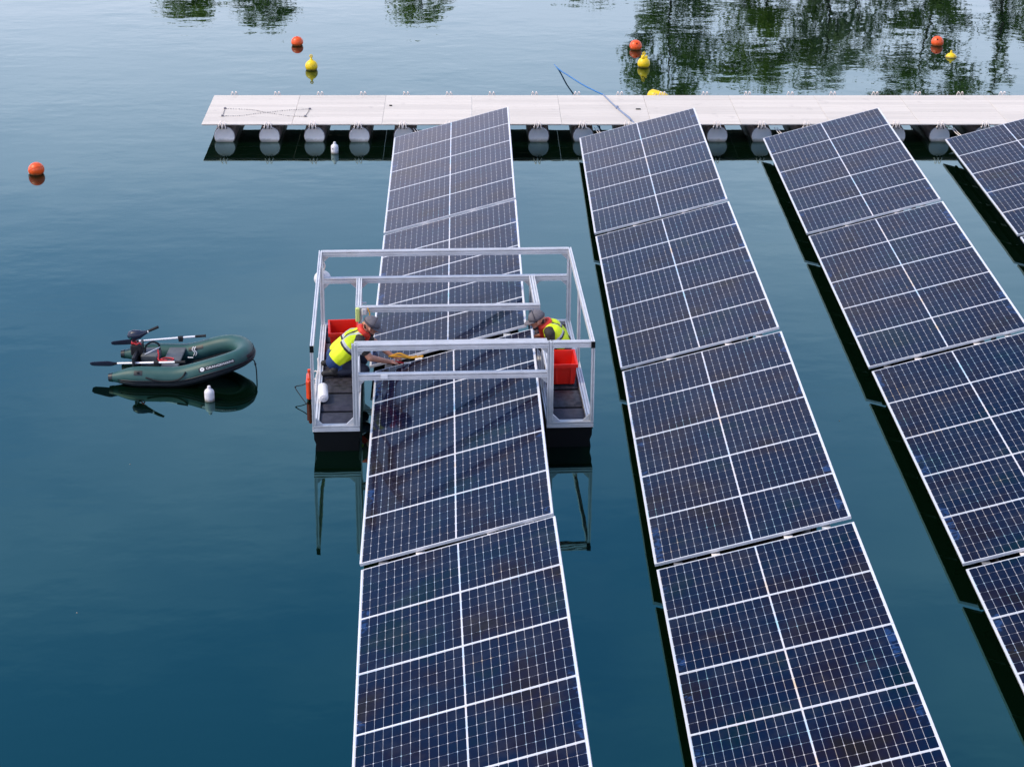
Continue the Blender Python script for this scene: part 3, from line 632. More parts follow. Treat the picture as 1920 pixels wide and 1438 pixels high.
for s in (-1, 1):
    # float hull with six domed tiles
    mb = MB(); x0, x1 = (XI-.005, XO-.01) if s > 0 else (-XO+.01, -XI+.005)
    sec = [(x0+.03,-.22),(x0+.01,-.05),(x0+.03,.10),(x0+.005,.17),(x0+.004,.255),(x1-.004,.255),(x1-.005,.17),(x1-.03,.10),(x1-.01,-.05),(x1-.03,-.22)]
    mb.prism(sec, (0,.03,0), (0,LY-.03,0), (1,0,0), (0,0,1))
    mb.box(x0-.002, x1+.002, .006, LY-.006, .262, .288)
    hull = mb.build('float_hull', M['black_plastic'], cat)
    tl = LY/6
    for k in range(6):
        m_ = MB(); ya, yb = k*tl+.03, (k+1)*tl-.03; nxx, nyy = 6, 8
        X0, X1 = (x0+.045, x1-.045)
        for j in range(nyy+1):
            for i in range(nxx+1):
                fx, fy = i/nxx, j/nyy; e = min(fx, 1-fx, fy, 1-fy); z = .30+.028*sm(e*6)+.012*math.sin(math.pi*fy)
                m_.v.append(Vector((X0+(X1-X0)*fx, ya+(yb-ya)*fy, z)))
        for j in range(nyy):
            for i in range(nxx): m_.f.append([j*(nxx+1)+i, j*(nxx+1)+i+1, (j+1)*(nxx+1)+i+1, (j+1)*(nxx+1)+i]); m_.m.append(0)
        m_.box(X0, X1, ya, yb, .27, .299)
        m_.build('float_tile', M['tile_wet'] if (k in (2, 3) or (s > 0 and k == 1)) else M['tile'], hull, smooth=50)
    # base frame of each float
    profile('base_rail', (s*(XO-h4), 0+.08, ZB-h4), (s*(XO-h4), LY-.08, ZB-h4)); profile('base_rail', (s*(XI+h4), .08, ZB-h4), (s*(XI+h4), LY-.08, ZB-h4))
    for y in (h4, LY-h4): profile('base_beam', (s*XI, y, ZB-h4), (s*XO, y, ZB-h4))
    # posts
    topz = ZT-.08
    profile('post', (s*(XO-.02), h4, ZB+.001), (s*(XO-.02), h4, topz-.001), .04, .08, 1, 2)
    profile('post', (s*(XO-.03), LY-h4, ZB+.001), (s*(XO-.03), LY-h4, topz-.001 if s < 0 else topz-.001), .06, .08, 1, 2)
    if s > 0: profile('post', (s*(XO-.02), 2.13, ZB+.001), (s*(XO-.02), 2.13, topz-.001), .04, .08, 1, 2)
    profile('post', (s*(XI+h4), h4, ZB+.001), (s*(XI+h4), h4, ZT), .08, .08)
    profile('post', (s*(XI+h4), LY-h4, ZB+.001), (s*(XI+h4), LY-h4, 1.079-.08), .08, .08)
    profile('post', (s*(XI+.02), 1.14, ZB+.001), (s*(XI+.02), 1.14, 1.079-.08), .04, .04, 1, 1)
    profile('post', (s*(XI+.02), 2.50, ZB+.001), (s*(XI+.02), 2.50, 1.079-.08), .04, .04, 1, 1)
    # top side rail with black end cap
    profile('top_rail', (s*(XO-.025), .0, ZT-h4), (s*(XO-.025), LY-.001, ZT-h4), .045, .08, 1, 2)
    mb = MB(); mb.box(s*(XO-.025)-.026, s*(XO-.025)+.026, -.014, -.001, ZT-.084, ZT+.003); mb.build('end_cap', M['black_plastic'], cat)
    # mid-height rails of the two hoop frames
    profile('mid_rail', (s*(XI+.035), .081, 1.079-h4), (s*(XI+.035), 1.099, 1.079-h4)); profile('mid_rail', (s*(XI+.035), 2.541, 1.079-h4), (s*(XI+.035), LY-.081, 1.079-h4))
    for (c, a, b) in (((s*(XO-.045), .05, ZB+.002), (-s,0,0), (0,0,1)), ((s*(XI+.081), .05, ZB+.002), (s,0,0), (0,0,1)),
                      ((s*(XI-.001), .05, .992), (-s,0,0), (0,0,-1)), ((s*(XI+.081), LY-.04, .996), (s,0,0), (0,0,-1)), ((s*(XO-.062), LY-.04, 1.402), (-s,0,0), (0,0,-1)), ((s*(XO-.062), LY-.04, .996), (-s,0,0), (0,0,-1)),
                      ((s*(XI-.001), LY-.04, .996), (-s,0,0), (0,0,-1)), ((s*(XI-.001), .05, ZT-.082), (-s,0,0), (0,0,-1))):
        gusset(c, a, b)
profile('crossbeam', (-XO+.05, LY-h4, ZT-h4+.002), (XO-.05, LY-h4, ZT-h4+.002))
profile('crossbeam', (-XO+.06, LY-h4, 1.079-h4), (XO-.06, LY-h4, 1.079-h4))
profile('crossbeam', (-XI+.001, h4, 1.079-h4), (XI-.001, h4, 1.079-h4))
profile('crossbeam', (-XI+.001, h4, ZT-h4), (XI-.001, h4, ZT-h4)); profile('crossbeam', (XI+.081, h4, ZT-h4), (XO-.050, h4, ZT-h4))
profile('crossbeam', (-XI-.075, 1.14, 1.081-h4), (XI+.075, 1.14, 1.081-h4)); profile('crossbeam', (-XI-.075, 2.50, 1.081-h4), (XI+.075, 2.50, 1.081-h4))
mb = MB(); mb.box(-.93, -.84, -.006, -.001, 1.02, 1.075); mb.build('label_plate', M['print_white'], cat)
mb = MB()
for z in (.86, .94): mb.box(-XI+.0, -XI+.07, 2.98, 3.0, z, z+.02)
mb.build('bracket', M['print_white'], cat)

# gear hanging on the platform (own things, placed in platform coordinates)
def cat_thing(name, label, catg, loc, rz=0, group=None): return thing(name, label, catg, cat_world(loc), CATR+rz, group)
def crate(label, loc, rz, L, W, H):
    t = cat_thing('crate', label, 'crate', loc, rz, 'red plastic crates on the platform'); th = .012; tp = .03
    mb = MB()
    def wall(a, b):
        pass
    o0 = [(-L/2+tp,-W/2+tp,0),(L/2-tp,-W/2+tp,0),(L/2-tp,W/2-tp,0),(-L/2+tp,W/2-tp,0)]; o1 = [(-L/2,-W/2,H),(L/2,-W/2,H),(L/2,W/2,H),(-L/2,W/2,H)]
    i1 = [(-L/2+th,-W/2+th,H),(L/2-th,-W/2+th,H),(L/2-th,W/2-th,H),(-L/2+th,W/2-th,H)]; i0 = [(-L/2+tp+th,-W/2+tp+th,.012),(L/2-tp-th,-W/2+tp+th,.012),(L/2-tp-th,W/2-tp-th,.012),(-L/2+tp+th,W/2-tp-th,.012)]
    F = [[3,2,1,0],[12,13,14,15]]
    for k in range(4):
        n_ = (k+1) % 4; F += [[k, n_, 4+n_, 4+k], [4+k, 4+n_, 8+n_, 8+k], [8+k, 8+n_, 12+n_, 12+k]]
    mb.add(o0+o1+i1+i0, F); body = mb.build('body', M['red'], t)
    rm = MB(); e = .016
    for (x0, x1, y0, y1) in ((-L/2-e,L/2+e,-W/2-e,-W/2-.0005),(-L/2-e,L/2+e,W/2+.0005,W/2+e),(-L/2-e,-L/2-.0005,-W/2,W/2),(L/2+.0005,L/2+e,-W/2,W/2)): rm.box(x0,x1,y0,y1,H-.045,H+.004)
    rm.build('rim', M['red'], t)
    rb_ = MB()
    for x in (-L*.30, L*.30): rb_.box(x-.018, x+.018, -W/2-.004, -W/2+.016, .02, H-.05); rb_.box(x-.018, x+.018, W/2-.016, W/2+.004, .02, H-.05)
    rb_.build('rib', M['red'], t)
    return t
crate('red crate in front of the crouching worker at right', (1.545, 1.565, .345), 0, .34, .52, .30)
crate('red crate behind the kneeling worker at left, orange cloth inside', (-1.475, 2.86, .345), R(2), .40, .52, .30)
oc = MB()
for k, (x, y, z, r) in enumerate(((0,0,0,.07),(.07,.03,.01,.055),(-.05,.05,.0,.05),(.04,-.05,.02,.045))): oc.lathe([(max(.003,r*math.sin(math.pi*i/8)), -r*.8*math.cos(math.pi*i/8)) for i in range(9)], 12, 'z', (x,y,z))
o = oc.build('cloth_bundle', M['orange_cloth'], smooth=True); o.location = cat_world((-1.46, 2.83, .50)); tag(o, 'bundled orange cloth lying in the red crate at left', 'cloth')
# round white fender on the back-left post
t = cat_thing('round_fender', 'round white fender hung on the back left platform post', 'fender', (-1.785, 3.80, 1.03))
mb = MB(); mb.lathe(sphere_prof(.125, .8, 14), 26, 'y'); mb.build('body', M['white_plastic'], t, smooth=True)
mb = MB(); mb.tube(catmull([(.02,-.02,.13),(.04,-.05,.22),(.0,-.06,.32),(-.02,-.02,.40)], 5), .012, 6); mb.build('lanyard', M['rope_w'], t, smooth=True)
# white cylinder fender
t = cat_thing('tube_fender', 'white cylindrical fender lying on the front of the left float', 'fender', (-1.715, 1.02, .415), R(3))
mb = MB(); mb.lathe([(.01,-.22),(.05,-.215),(.066,-.19),(.068,.17),(.055,.20),(.02,.215)], 22, 'y'); mb.build('body', M['white_plastic'], t, smooth=35)
mb = MB(); mb.lathe([(.02,-.232),(.03,-.226),(.03,-.219)], 14, 'y'); mb.build('end_eye', M['white_dirty'], t)
# orange-red jerrycan hung outside the left float
t = cat_thing('red_can', 'orange-red flat can roped to the outside of the left float', 'can', (-1.93, 1.86, .02))
mb = MB(); mb.bbox(-.045, .045, -.19, .19, 0, .30, .035); mb.build('body', M['red_can'], t, smooth=30)
mb = MB(); mb.lathe([(.03,.29),(.032,.335),(.02,.34)], 14, 'z', (0,.12,0)); mb.bbox(-.02,.02,-.16,.05,.29,.325,.012); mb.build('handle', M['red_can'], t)
mb = MB()
for yy in (-.14, .14): mb.tube(catmull([(.04,yy,.28),(.09,yy,.30),(.11,yy-.03,.22),(.06,yy-.06,.12),(.06,yy-.08,.06)], 5), .009, 6)
mb.build('lashing', M['rope_w'], t, smooth=True)
t = cat_thing('line', 'black line trailing left from the red can into the water', 'rope', (-1.93, 1.75, .0))
mb = MB(); mb.tube(catmull([(.0,.02,.26),(-.10,.05,.20),(-.20,.10,.15),(-.12,-.04,.07),(-.03,-.16,-.01)], 6), .0065, 6); mb.lathe([(.006,-.012),(.014,0),(.006,.012)], 8, 'z', (-.20,.10,.15)); mb.build('cord', M['rope_k'], t, smooth=True)
t = cat_thing('chain', 'pale chain lashed along the outer rail of the left float', 'chain', (-1.80, 1.2, .37))
mb = MB(); cpt = catmull([(-.02,1.0,.06),(.0,.6,.05),(-.02,.3,.08),(-.03,-.1,.03),(-.02,-.35,-.02),(.03,-.42,.0)], 14)
for k in range(0, len(cpt)-1): mb.tube([cpt[k], cpt[k].lerp(cpt[k+1],.6)], .008 if k % 2 else .012, 5)
mb.build('links', M['rope_w'], t)
# lime strap and pale pulley block at the left inner corner
t = cat_thing('strap', 'lime green strap wrapped on the inner corner behind the kneeling worker', 'strap', (-1.26, 2.44, .78))
mb = MB(); mb.bbox(-.03, .03, -.03, .02, .10, .305, .012); mb.build('webbing', M['lime'], t)
mb = MB(); mb.bbox(.055, .135, -.035, .01, .20, .30, .015); mb.build('block', M['white_dirty'], t)
mb = MB(); mb.tube(catmull([(.14,-.03,.31),(.17,-.05,.22),(.12,-.05,.14),(.06,-.045,.08)], 5), .009, 6); mb.build('cord', M['strap_y'], t, smooth=True)
# work things in the gap between rafts
t = cat_thing('rope_coil', 'ochre rope bundle in the raft gap by the left worker hand', 'rope', (-.62, 2.12, .40))
mb = MB(); rr2 = random.Random(5)
for k in range(6):
    mb.tube(catmull([(-.20+rr2.uniform(-.03,.03), rr2.uniform(.0,.08), .06), (-.06, rr2.uniform(-.03,.07), .07+rr2.uniform(0,.03)), (.08, rr2.uniform(-.03,.05), .05), (.22+rr2.uniform(-.05,.05), rr2.uniform(-.03,.03), .075)], 5), .009, 5)
mb.build('strands', M['strap_y'], t, smooth=True)
t = cat_thing('scraper', 'red-handled tool held at the raft gap by the left worker', 'tool', (-.70, 2.06, .40))
mb = MB(); mb.tube([(-.05,.0,.02),(.07,-.01,.0)], [.018,.014], 8); mb.build('handle', M['glove'], t, smooth=True)
mb = MB(); mb.box(.07, .17, -.025, .012, -.006, .004); mb.build('blade', M['gusset'], t)

# ------------------------------------------------------------------ people
def capsule(mb, a, b, ra, rb, n=12):
    a, b = Vector(a), Vector(b); d = b-a; L = d.length
    if L < 1e-5: d = Vector((0,0,1)); L = 1e-5
    d.normalize(); pts = []; rad = []
    for k in range(5):
        t = math.pi/2*(1-k/4); pts.append(a - d*ra*math.sin(t)); rad.append(max(.002, ra*math.cos(t)))
    for k in range(5):
        t = math.pi/2*k/4; pts.append(b + d*rb*math.sin(t)); rad.append(max(.002, rb*math.cos(t)))
    mb.tube(pts, rad, n)
def flesh(name, segs, mats, parent, base, vox=.010, smooth_it=6, paint=None):
    """one continuous surface grown over tapered segments"""
    mb = MB()
    for s in segs: capsule(mb, Vector(s[0])-base, Vector(s[1])-base, s[2], s[3])
    o = mb.build('tmp', mats)
    md = o.modifiers.new('r', 'REMESH'); md.mode = 'VOXEL'; md.voxel_size = vox
    sm_ = o.modifiers.new('s', 'SMOOTH'); sm_.factor = .5; sm_.iterations = smooth_it
    bpy.context.view_layer.update()
    me = bpy.data.meshes.new_from_object(o.evaluated_get(bpy.context.evaluated_depsgraph_get()))
    bpy.data.objects.remove(o); me.name = name
    me.materials.clear()
    for q in (mats if isinstance(mats, (list, tuple)) else [mats]): me.materials.append(q)
    me.polygons.foreach_set('use_smooth', [True]*len(me.polygons))
    if paint:
        for pl in me.polygons: pl.material_index = paint(pl.center+base)
    else: me.polygons.foreach_set('material_index', [0]*len(me.polygons))
    return link(name, me, parent)
def worker(label, hip, chest, neck, head, face, hw, knees, ankles, toes, shoulders, elbows, wrists, hand_dirs, trm, full=False):
    """hw: half width of hips along the body's lateral axis; all points in platform coordinates"""
    V = Vector; hip, chest, neck, head = V(hip), V(chest), V(neck), V(head); face = V(face).normalized()
    base = V((hip.x, hip.y, .345)); t = cat_thing('person', label, 'person', base)
    lat = V((0, 1, 0)); upb = (chest-hip).normalized(); fr_ = lat.cross(upb); 
    if fr_.dot(face) < 0: fr_ = -fr_
    sk = []
    for s in (-1, 1):
        o = lat*s
        sk += [(hip+o*hw*.5+upb*.03, chest+o*.085, .090, .105), (chest+o*.08, neck-upb*.05+o*.02, .105, .07)]
    sk += [(neck-upb*.06, head-face*.02, .058, .058)]
    upf = (V((0,0,1))-face*face.z).normalized()
    sk += [(head-face*.035+upf*.02, head+face*.02+upf*.02, .092, .086), (head+face*.045-upf*.055, head+face*.055-upf*.085, .052, .042), (head+face*.085-upf*.01, head+face*.112-upf*.03, .015, .016)]
    for s in (-1, 1): sk += [(head+lat*s*.083-upf*.015-face*.01, head+lat*s*.088-upf*.04-face*.005, .018, .014)]
    ht = []
    for k in (0, 1):
        sh, el, wr = V(shoulders[k]), V(elbows[k]), V(wrists[k])
        sk += [(chest.lerp(sh, .4)+upb*.08, sh, .07, .062), (sh, el, .056, .048), (el, wr, .049, .032)]
        hd = V(hand_dirs[k]).normalized(); lt = hd.cross(V((0,0,1))).normalized(); dn = V((0,0,-1))
        palm = wr+hd*.05; sk += [(wr, palm, .028, .034), (palm-lt*.022, palm+lt*.022+hd*.02, .02, .02)]
        for f in range(4):
            r0 = palm+hd*.035+lt*(.033-.022*f); ln = (.068,.080,.076,.058)[f]
            m1 = r0+hd*ln*.5+dn*.006; m2 = m1+hd*ln*.35+dn*ln*.28
            ht += [(r0, m1, .0095, .009), (m1, m2, .009, .0078)]
        th = palm-hd*.02+lt*.03*(1 if k == 0 else 1); ht += [(th, th+hd*.035+lt*.028, .0115, .0105), (th+hd*.035+lt*.028, th+hd*.065+lt*.030+dn*.012, .0105, .009)]
        kn, an, to = V(knees[k]), V(ankles[k]), V(toes[k]); s = -1 if k == 0 else 1
        sk += [(hip+lat*s*hw*.6, kn, .085, .058), (kn, an, .055, .038), (an, to, .036, .03)]
    body = flesh('body', sk+ht, M['skin'], t, base, .0085, 4)
    tr = []; bo = []
    for k in (0, 1):
        kn, an, to = V(knees[k]), V(ankles[k]), V(toes[k]); s = -1 if k == 0 else 1
        tr += [(hip+lat*s*hw*.6, hip+lat*s*hw*.55+upb*.10, .126, .124), (hip+lat*s*hw*.6, kn, .102, .076), (kn, kn.lerp(an,.85), .074, .056)]
        bo += [(an, an+V((0,0,.05)), .052, .056), (an-(to-an).normalized()*.03, to, .052, .044)]
    flesh('trousers', tr, [M[trm], M['trousers']], t, base, .012, 5, lambda c: 0 if (c-hip).length < .25 else 1)
    for k in (0, 1): flesh('boot', bo[k*2:k*2+2], M['boot'], t, base, .010, 3)
    sl_ = []
    for k in (0, 1):
        sh, el = V(shoulders[k]), V(elbows[k]); sl_ += [(chest.lerp(sh, .55)+upb*.05, sh, .085, .076), (sh, sh.lerp(el,.62), .074, .062)]
    flesh('shirt', sl_+[(chest-upb*.02, neck-upb*.035, .13, .075)]+[(hip+lat*s*hw*.5+upb*.05, chest+lat*s*.085, .127, .126) for s in (-1, 1)], M['shirt'], t, base, .012, 4)
    ve = []
    for s in (-1, 1):
        o = lat*s
        ve += [(hip+o*hw*.58+upb*.085, chest+o*.10, .144, .138), (chest+o*.095, chest.lerp(neck,.6)+o*.075, .130, .088)]
    if full:
        for k in (0, 1): sh = V(shoulders[k]); ve.append((chest.lerp(sh, .5)+upb*.05, sh.lerp(chest, .15), .098, .078))
    axis = (neck-hip).normalized(); Lb = (neck-hip).length
    def vp(c):
        q = c-hip; h_ = q.dot(axis)/Lb; f_ = q.dot(fr_)
        if .44 < h_ < .50: return 2
        if .50 <= h_ < .565: return 1
        y_ = abs(q.y)
        if h_ >= .565 and .088 < y_ < .128: return 1
        return 0
    flesh('vest', ve, [M['vest'], M['stripe'], M['vest_dark']], t, base, .011, 5, vp)
    # horseshoe collar of the inflatable life vest
    co = []; ring = []
    for k in range(11):
        a_ = R(-150+300*k/10); ring.append(neck+(-fr_*math.cos(a_)*.078+lat*math.sin(a_)*.098)+upb*(.012-.0*abs(a_)))
    tail = [ring[0]+fr_*.05-upb*.13, ring[0]+fr_*.05-upb*.25]; tail2 = [ring[-1]+fr_*.05-upb*.13, ring[-1]+fr_*.05-upb*.25]
    ring = tail[::-1]+ring+tail2
    for k in range(len(ring)-1): co.append((ring[k], ring[k+1], .042, .042))
    flesh('life_vest_collar', co, M['collar'], t, base, .010, 3)
    # cap: crown, band, brim
    rot = Matrix((face, lat if face.cross(upf).dot(lat) < 0 else -lat, upf)).transposed()
    rot = Matrix((face, upf.cross(face), upf)).transposed().to_4x4()
    cm = MB(); pr = []
    for k in range(9): a_ = math.pi/2*k/8; pr.append((max(.003,.112*math.cos(a_)), .095*math.sin(a_)**.9))
    cm.lathe([(.111,-.022)]+pr, 26, 'z')
    cp_ = cm.build('cap', M['cap_grey'], t, smooth=True)
    for v_ in cp_.data.vertices: v_.co.x *= 1.06
    cp_.matrix_local = Matrix.Translation(head-base+upf*.045-face*.012) @ rot
    bm_ = MB(); n = 12
    for zz_ in (0, -.008):
        for k in range(n+1):
            a_ = R(-78+156*k/n); bm_.v.append(Vector((.112*math.cos(a_), .103*math.sin(a_), -.012+zz_)))
        for k in range(n+1):
            a_ = R(-78+156*k/n); e_ = max(0, math.cos(a_))**.7; bm_.v.append(Vector((.112*math.cos(a_)+.085*e_, .103*math.sin(a_), -.022+zz_-.012*e_)))
    m1 = n+1
    for k in range(n):
        bm_.f += [[k,k+1,m1+k+1,m1+k],[2*m1+k+1,2*m1+k,3*m1+k,3*m1+k+1],[m1+k,m1+k+1,3*m1+k+1,3*m1+k]]; bm_.m += [0,0,0]
    bm_.build('brim', M['cap_grey'], cp_, smooth=40)
    pm = MB(); pm.tube([Vector((.119*1.0*math.cos(a_), .113*math.sin(a_), .004)) for a_ in [2*math.pi*k/24 for k in range(24)]], .0085, 5, closed=True); pm.build('band', M['cap_dark'], cp_)
    sv = MB(); sv.tube([Vector((.116*math.cos(a_)*.0+ .03, .118*math.cos(a_), .012+.092*math.sin(a_))) for a_ in [math.pi*k/12 for k in range(13)]], .006, 5); sv.build('seam', M['cap_dark'], cp_)
    gm = MB()
    for s in (-1, 1):
        gm.bbox(.088, .104, s*.036-.029, s*.036+.029, -.018, .020, .006); gm.tube([(.096,s*.066,.004),(.06,s*.090,.004),(.0,s*.096,.0)], .0055, 5)
    gm.tube([(.100,-.012,.006),(.104,0,.009),(.100,.012,.006)], .005, 5)
    go = gm.build('sunglasses', M['glasses'], t); go.matrix_local = Matrix.Translation(head-base+upf*.012) @ rot
    hr = []
    for s in (-1, 1): hr += [(head-face*.072-upf*.01+lat*s*.045, head-face*.062-upf*.045+lat*s*.04, .036, .028)]
    flesh('hair', hr, M['hair'], t, base, .009, 2)
    bd = [(head+face*.066-upf*.102+lat*s*.012, head+face*.028-upf*.100+lat*s*.042, .030, .020) for s in (-1, 1)]
    flesh('beard', bd, M['hair'], t, base, .008, 2)
    return t
worker('kneeling worker in grey cap and yellow vest reaching over the panels from the left float',
       (-1.575, 1.93, .545), (-1.315, 1.93, .80), (-1.175, 1.93, .925), (-1.065, 1.93, 1.005), (.86, -.12, -.50), .20,
       [(-1.17,1.76,.425),(-1.20,2.12,.425)], [(-1.58,1.74,.40),(-1.60,2.12,.40)], [(-1.72,1.74,.39),(-1.74,2.12,.39)],
       [(-1.235,1.725,.84),(-1.235,2.135,.84)], [(-1.09,1.69,.63),(-1.0,2.24,.62)], [(-.835,1.93,.475),(-.80,2.20,.455)], [(.9,.30,-.25),(.95,-.25,-.2)], 'jeans')
worker('crouching worker in grey cap and yellow vest on the right float behind a red crate',
       (1.60, 2.30, .56), (1.455, 2.27, .765), (1.345, 2.25, .865), (1.225, 2.22, .945), (-.93, -.05, -.36), .20,
       [(1.30,2.10,.60),(1.30,2.50,.60)], [(1.50,2.10,.40),(1.52,2.52,.40)], [(1.36,2.10,.385),(1.38,2.52,.385)],
       [(1.40,2.06,.80),(1.40,2.46,.80)], [(1.42,2.02,.60),(1.40,2.50,.60)], [(1.19,2.10,.62),(1.16,2.34,.64)], [(-.9,.1,-.35),(-.9,-.2,-.35)], 'trousers', True)

# ------------------------------------------------------------------ inflatable dinghy
DL, DR_ = Vector((-2.655, -11.215, 0)), R(-2.5)
dg = thing('inflatable_dinghy', 'small dark green inflatable dinghy with black rubbing strake floating left of the platform', 'dinghy', DL, DR_)
TR = .146
def d_center(u):       # u in 0..1 : near stern -> bow -> far stern
    a = .44
    straight = 1.36; arc = math.pi*.62*.5*2*.72; tot = 2*straight+arc
    s = u*tot
    if s < straight: p = Vector((-1.02+s, -a, 0))
    elif s > tot-straight: p = Vector((-1.02+(tot-s), a, 0))
    else:
        t = (s-straight)/arc*math.pi; p = Vector((.34+.50*math.sin(t)**.92, -a*math.cos(t), 0))
    p.z = .112+.205*sm((p.x+.15)/.95)-.02*(1-sm((p.x+1.05)/.35))
    return p
NU = 120
CP = [d_center(i/NU) for i in range(NU+1)]
def d_frame(i):
    a = CP[max(i-1,0)]; b = CP[min(i+1,NU)]; d = (b-a).normalized(); out = d.cross(Vector((0,0,1))).normalized(); up_ = out.cross(d).normalized(); return CP[i], d, out, up_
def d_rad(i):
    x = CP[i].x
    return TR*(.30+.70*sm((x+1.10)/.52)) if x < -.55 else TR*(1-.10*sm((x-.2)/.6))
def d_surf(ui, th, off=0.0):   # th: 0 outward, 90 deg up
    i = min(NU-1, int(ui)); f = ui-i
    def P_(k):
        c, d, o, u_ = d_frame(k); r = d_rad(k)+off
        return c + (o*math.cos(th)+u_*math.sin(th))*r
    return P_(i).lerp(P_(min(i+1,NU)), f)
mb = MB(); n = 28
for i in range(NU+1):
    for k in range(n): mb.v.append(d_surf(i, 2*math.pi*k/n))
for i in range(NU):
    for k in range(n): mb.f.append([i*n+k, i*n+(k+1)%n, (i+1)*n+(k+1)%n, (i+1)*n+k]); mb.m.append(0)
mb.f += [list(range(n)), list(range(NU*n, NU*n+n))]; mb.m += [0, 0]
tube_o = mb.build('tube', M['green'], dg, smooth=50)
def d_patch(name, u0, u1, t0, t1, m_, off, par, nu=None, nt=8):
    mb = MB(); nu = nu or max(2, int((u1-u0)*1.5))
    for i in range(nu+1):
        for k in range(nt+1): mb.v.append(d_surf(u0+(u1-u0)*i/nu, t0+(t1-t0)*k/nt, off))
    for i in range(nu):
        for k in range(nt): mb.f.append([i*(nt+1)+k, i*(nt+1)+k+1, (i+1)*(nt+1)+k+1, (i+1)*(nt+1)+k]); mb.m.append(0)
    return mb.build(name, m_, par, smooth=True)
st = d_patch('rubbing_strake', 4, NU-4, R(-75), R(0), M['dark_pvc'], .004, tube_o, 150, 10)
for th in (-3, -16, -26):
    mb = MB(); mb.tube([d_surf(5+i, R(th), .008) for i in range(NU-10)], .009, 6); mb.build('strake_bead', M['dark_pvc'], tube_o, smooth=True)
for e0, e1 in ((0, 1.6), (NU-1.6, NU)): d_patch('stern_cap', e0, e1-.01, 0, 2*math.pi, M['dark_pvc'], .005, tube_o, 6, 24)
d_patch('bow_patch', 54, 66, R(-8), R(28), M['dark_pvc'], .0045, tube_o, 14, 8)
# printed name plate on the near bow
u0, u1 = 38.2, 49.0
d_patch('name_plate', u0, u1, R(16), R(39), M['dark_pvc'], .003, tube_o, 30, 8)
def wrap(me, name, m_, uc, thc, sc=1.0, off=.006):
    arc = [(CP[i+1]-CP[i]).length for i in range(NU)]; per = sum(arc[36:50])/14
    for v_ in me.vertices: v_.co = d_surf(uc+v_.co.x*sc/per, thc+v_.co.y*sc/TR, off+v_.co.z)
    me.materials.clear(); me.materials.append(m_); return link(name, me, tube_o)
wrap(text_mesh('ORANGEMARINE', .041), 'lettering', M['print_white'], 44.7, R(27.5))
dsk = bpy.data.meshes.new('emblem'); nn = 28
dsk.from_pydata([(0,0,0)]+[(0.026*math.cos(2*math.pi*k/nn), 0.026*math.sin(2*math.pi*k/nn), 0) for k in range(nn)], [], [(0,1+k,1+(k+1)%nn) for k in range(nn)])
wrap(dsk, 'emblem', M['print_white'], 39.5, R(27.5), 1.0, .006)
wrap(text_mesh('M', .032), 'emblem_mark', M['rope_k'], 39.5, R(27.5), 1.0, .008)
# floor, transom, bench, fittings
mb = MB(); i0 = 22
for i in range(i0, NU//2+1):
    a_, c_ = CP[i], CP[NU-i]; mb.v += [Vector((a_.x, a_.y, a_.z-.07)), Vector((c_.x, c_.y, c_.z-.07))]
for i in range(NU//2-i0): mb.f.append([2*i,2*i+1,2*i+3,2*i+2]); mb.m.append(0)
mb.build('floor', M['dark_pvc'], dg)
mb = MB(); mb.bbox(-.70, -.665, -.36, .36, -.02, .36, .008); mb.build('transom', M['dark_pvc'], dg)
mb = MB(); mb.bbox(-.30, -.06, -.37, .37, .215, .240, .008); mb.build('bench', M['grey_seat'], dg)
d_patch('valve_patch', 11, 14.5, R(28), R(56), M['dark_pvc'], .003, tube_o, 5, 5)
mb = MB(); mb.lathe([(.018,0),(.020,.01),(.004,.014)], 12, 'z'); o = mb.build('valve', M['rope_k'], tube_o); o.location = d_surf(12.7, R(42), .004)
d_patch('inner_patch', NU-36, NU-29.5, R(128), R(150), M['dark_pvc'], .003, tube_o, 6, 6)
mb = MB(); q = d_surf(NU-32, R(140), .012)
for dx in (0, .03): mb.tube(catmull([q+Vector((dx,0,.03)), q+Vector((dx-.02,-.02,-.01)), q+Vector((dx+.015,-.03,-.05)), q+Vector((dx-.005,-.03,-.10))], 5), .007, 5)
mb.build('white_tie', M['print_white'], tube_o, smooth=True)
mb = MB(); g0 = [d_surf(16, R(18), .012), d_surf(20, R(4), .018), d_surf(24, R(0), .02), d_surf(28, R(3), .02), d_surf(31, R(14), .018), d_surf(33, R(38), .014)]
mb.tube(catmull(g0, 6), .011, 7); mb.build('grab_rope', M['rope_k'], tube_o, smooth=True)
mb = MB(); b0 = d_surf(57, R(-20), .01); mb.tube(catmull([b0, b0+Vector((.035,-.02,-.02)), b0+Vector((.055,-.03,-.12)), b0+Vector((.06,-.035,-.24)), b0+Vector((.055,-.035,-.34))], 6), .0085, 6)
mb.lathe([(.008,-.02),(.017,0),(.008,.02)], 8, 'z', b0+Vector((.045,-.025,-.06))); mb.build('painter', M['rope_k'], dg, smooth=True)
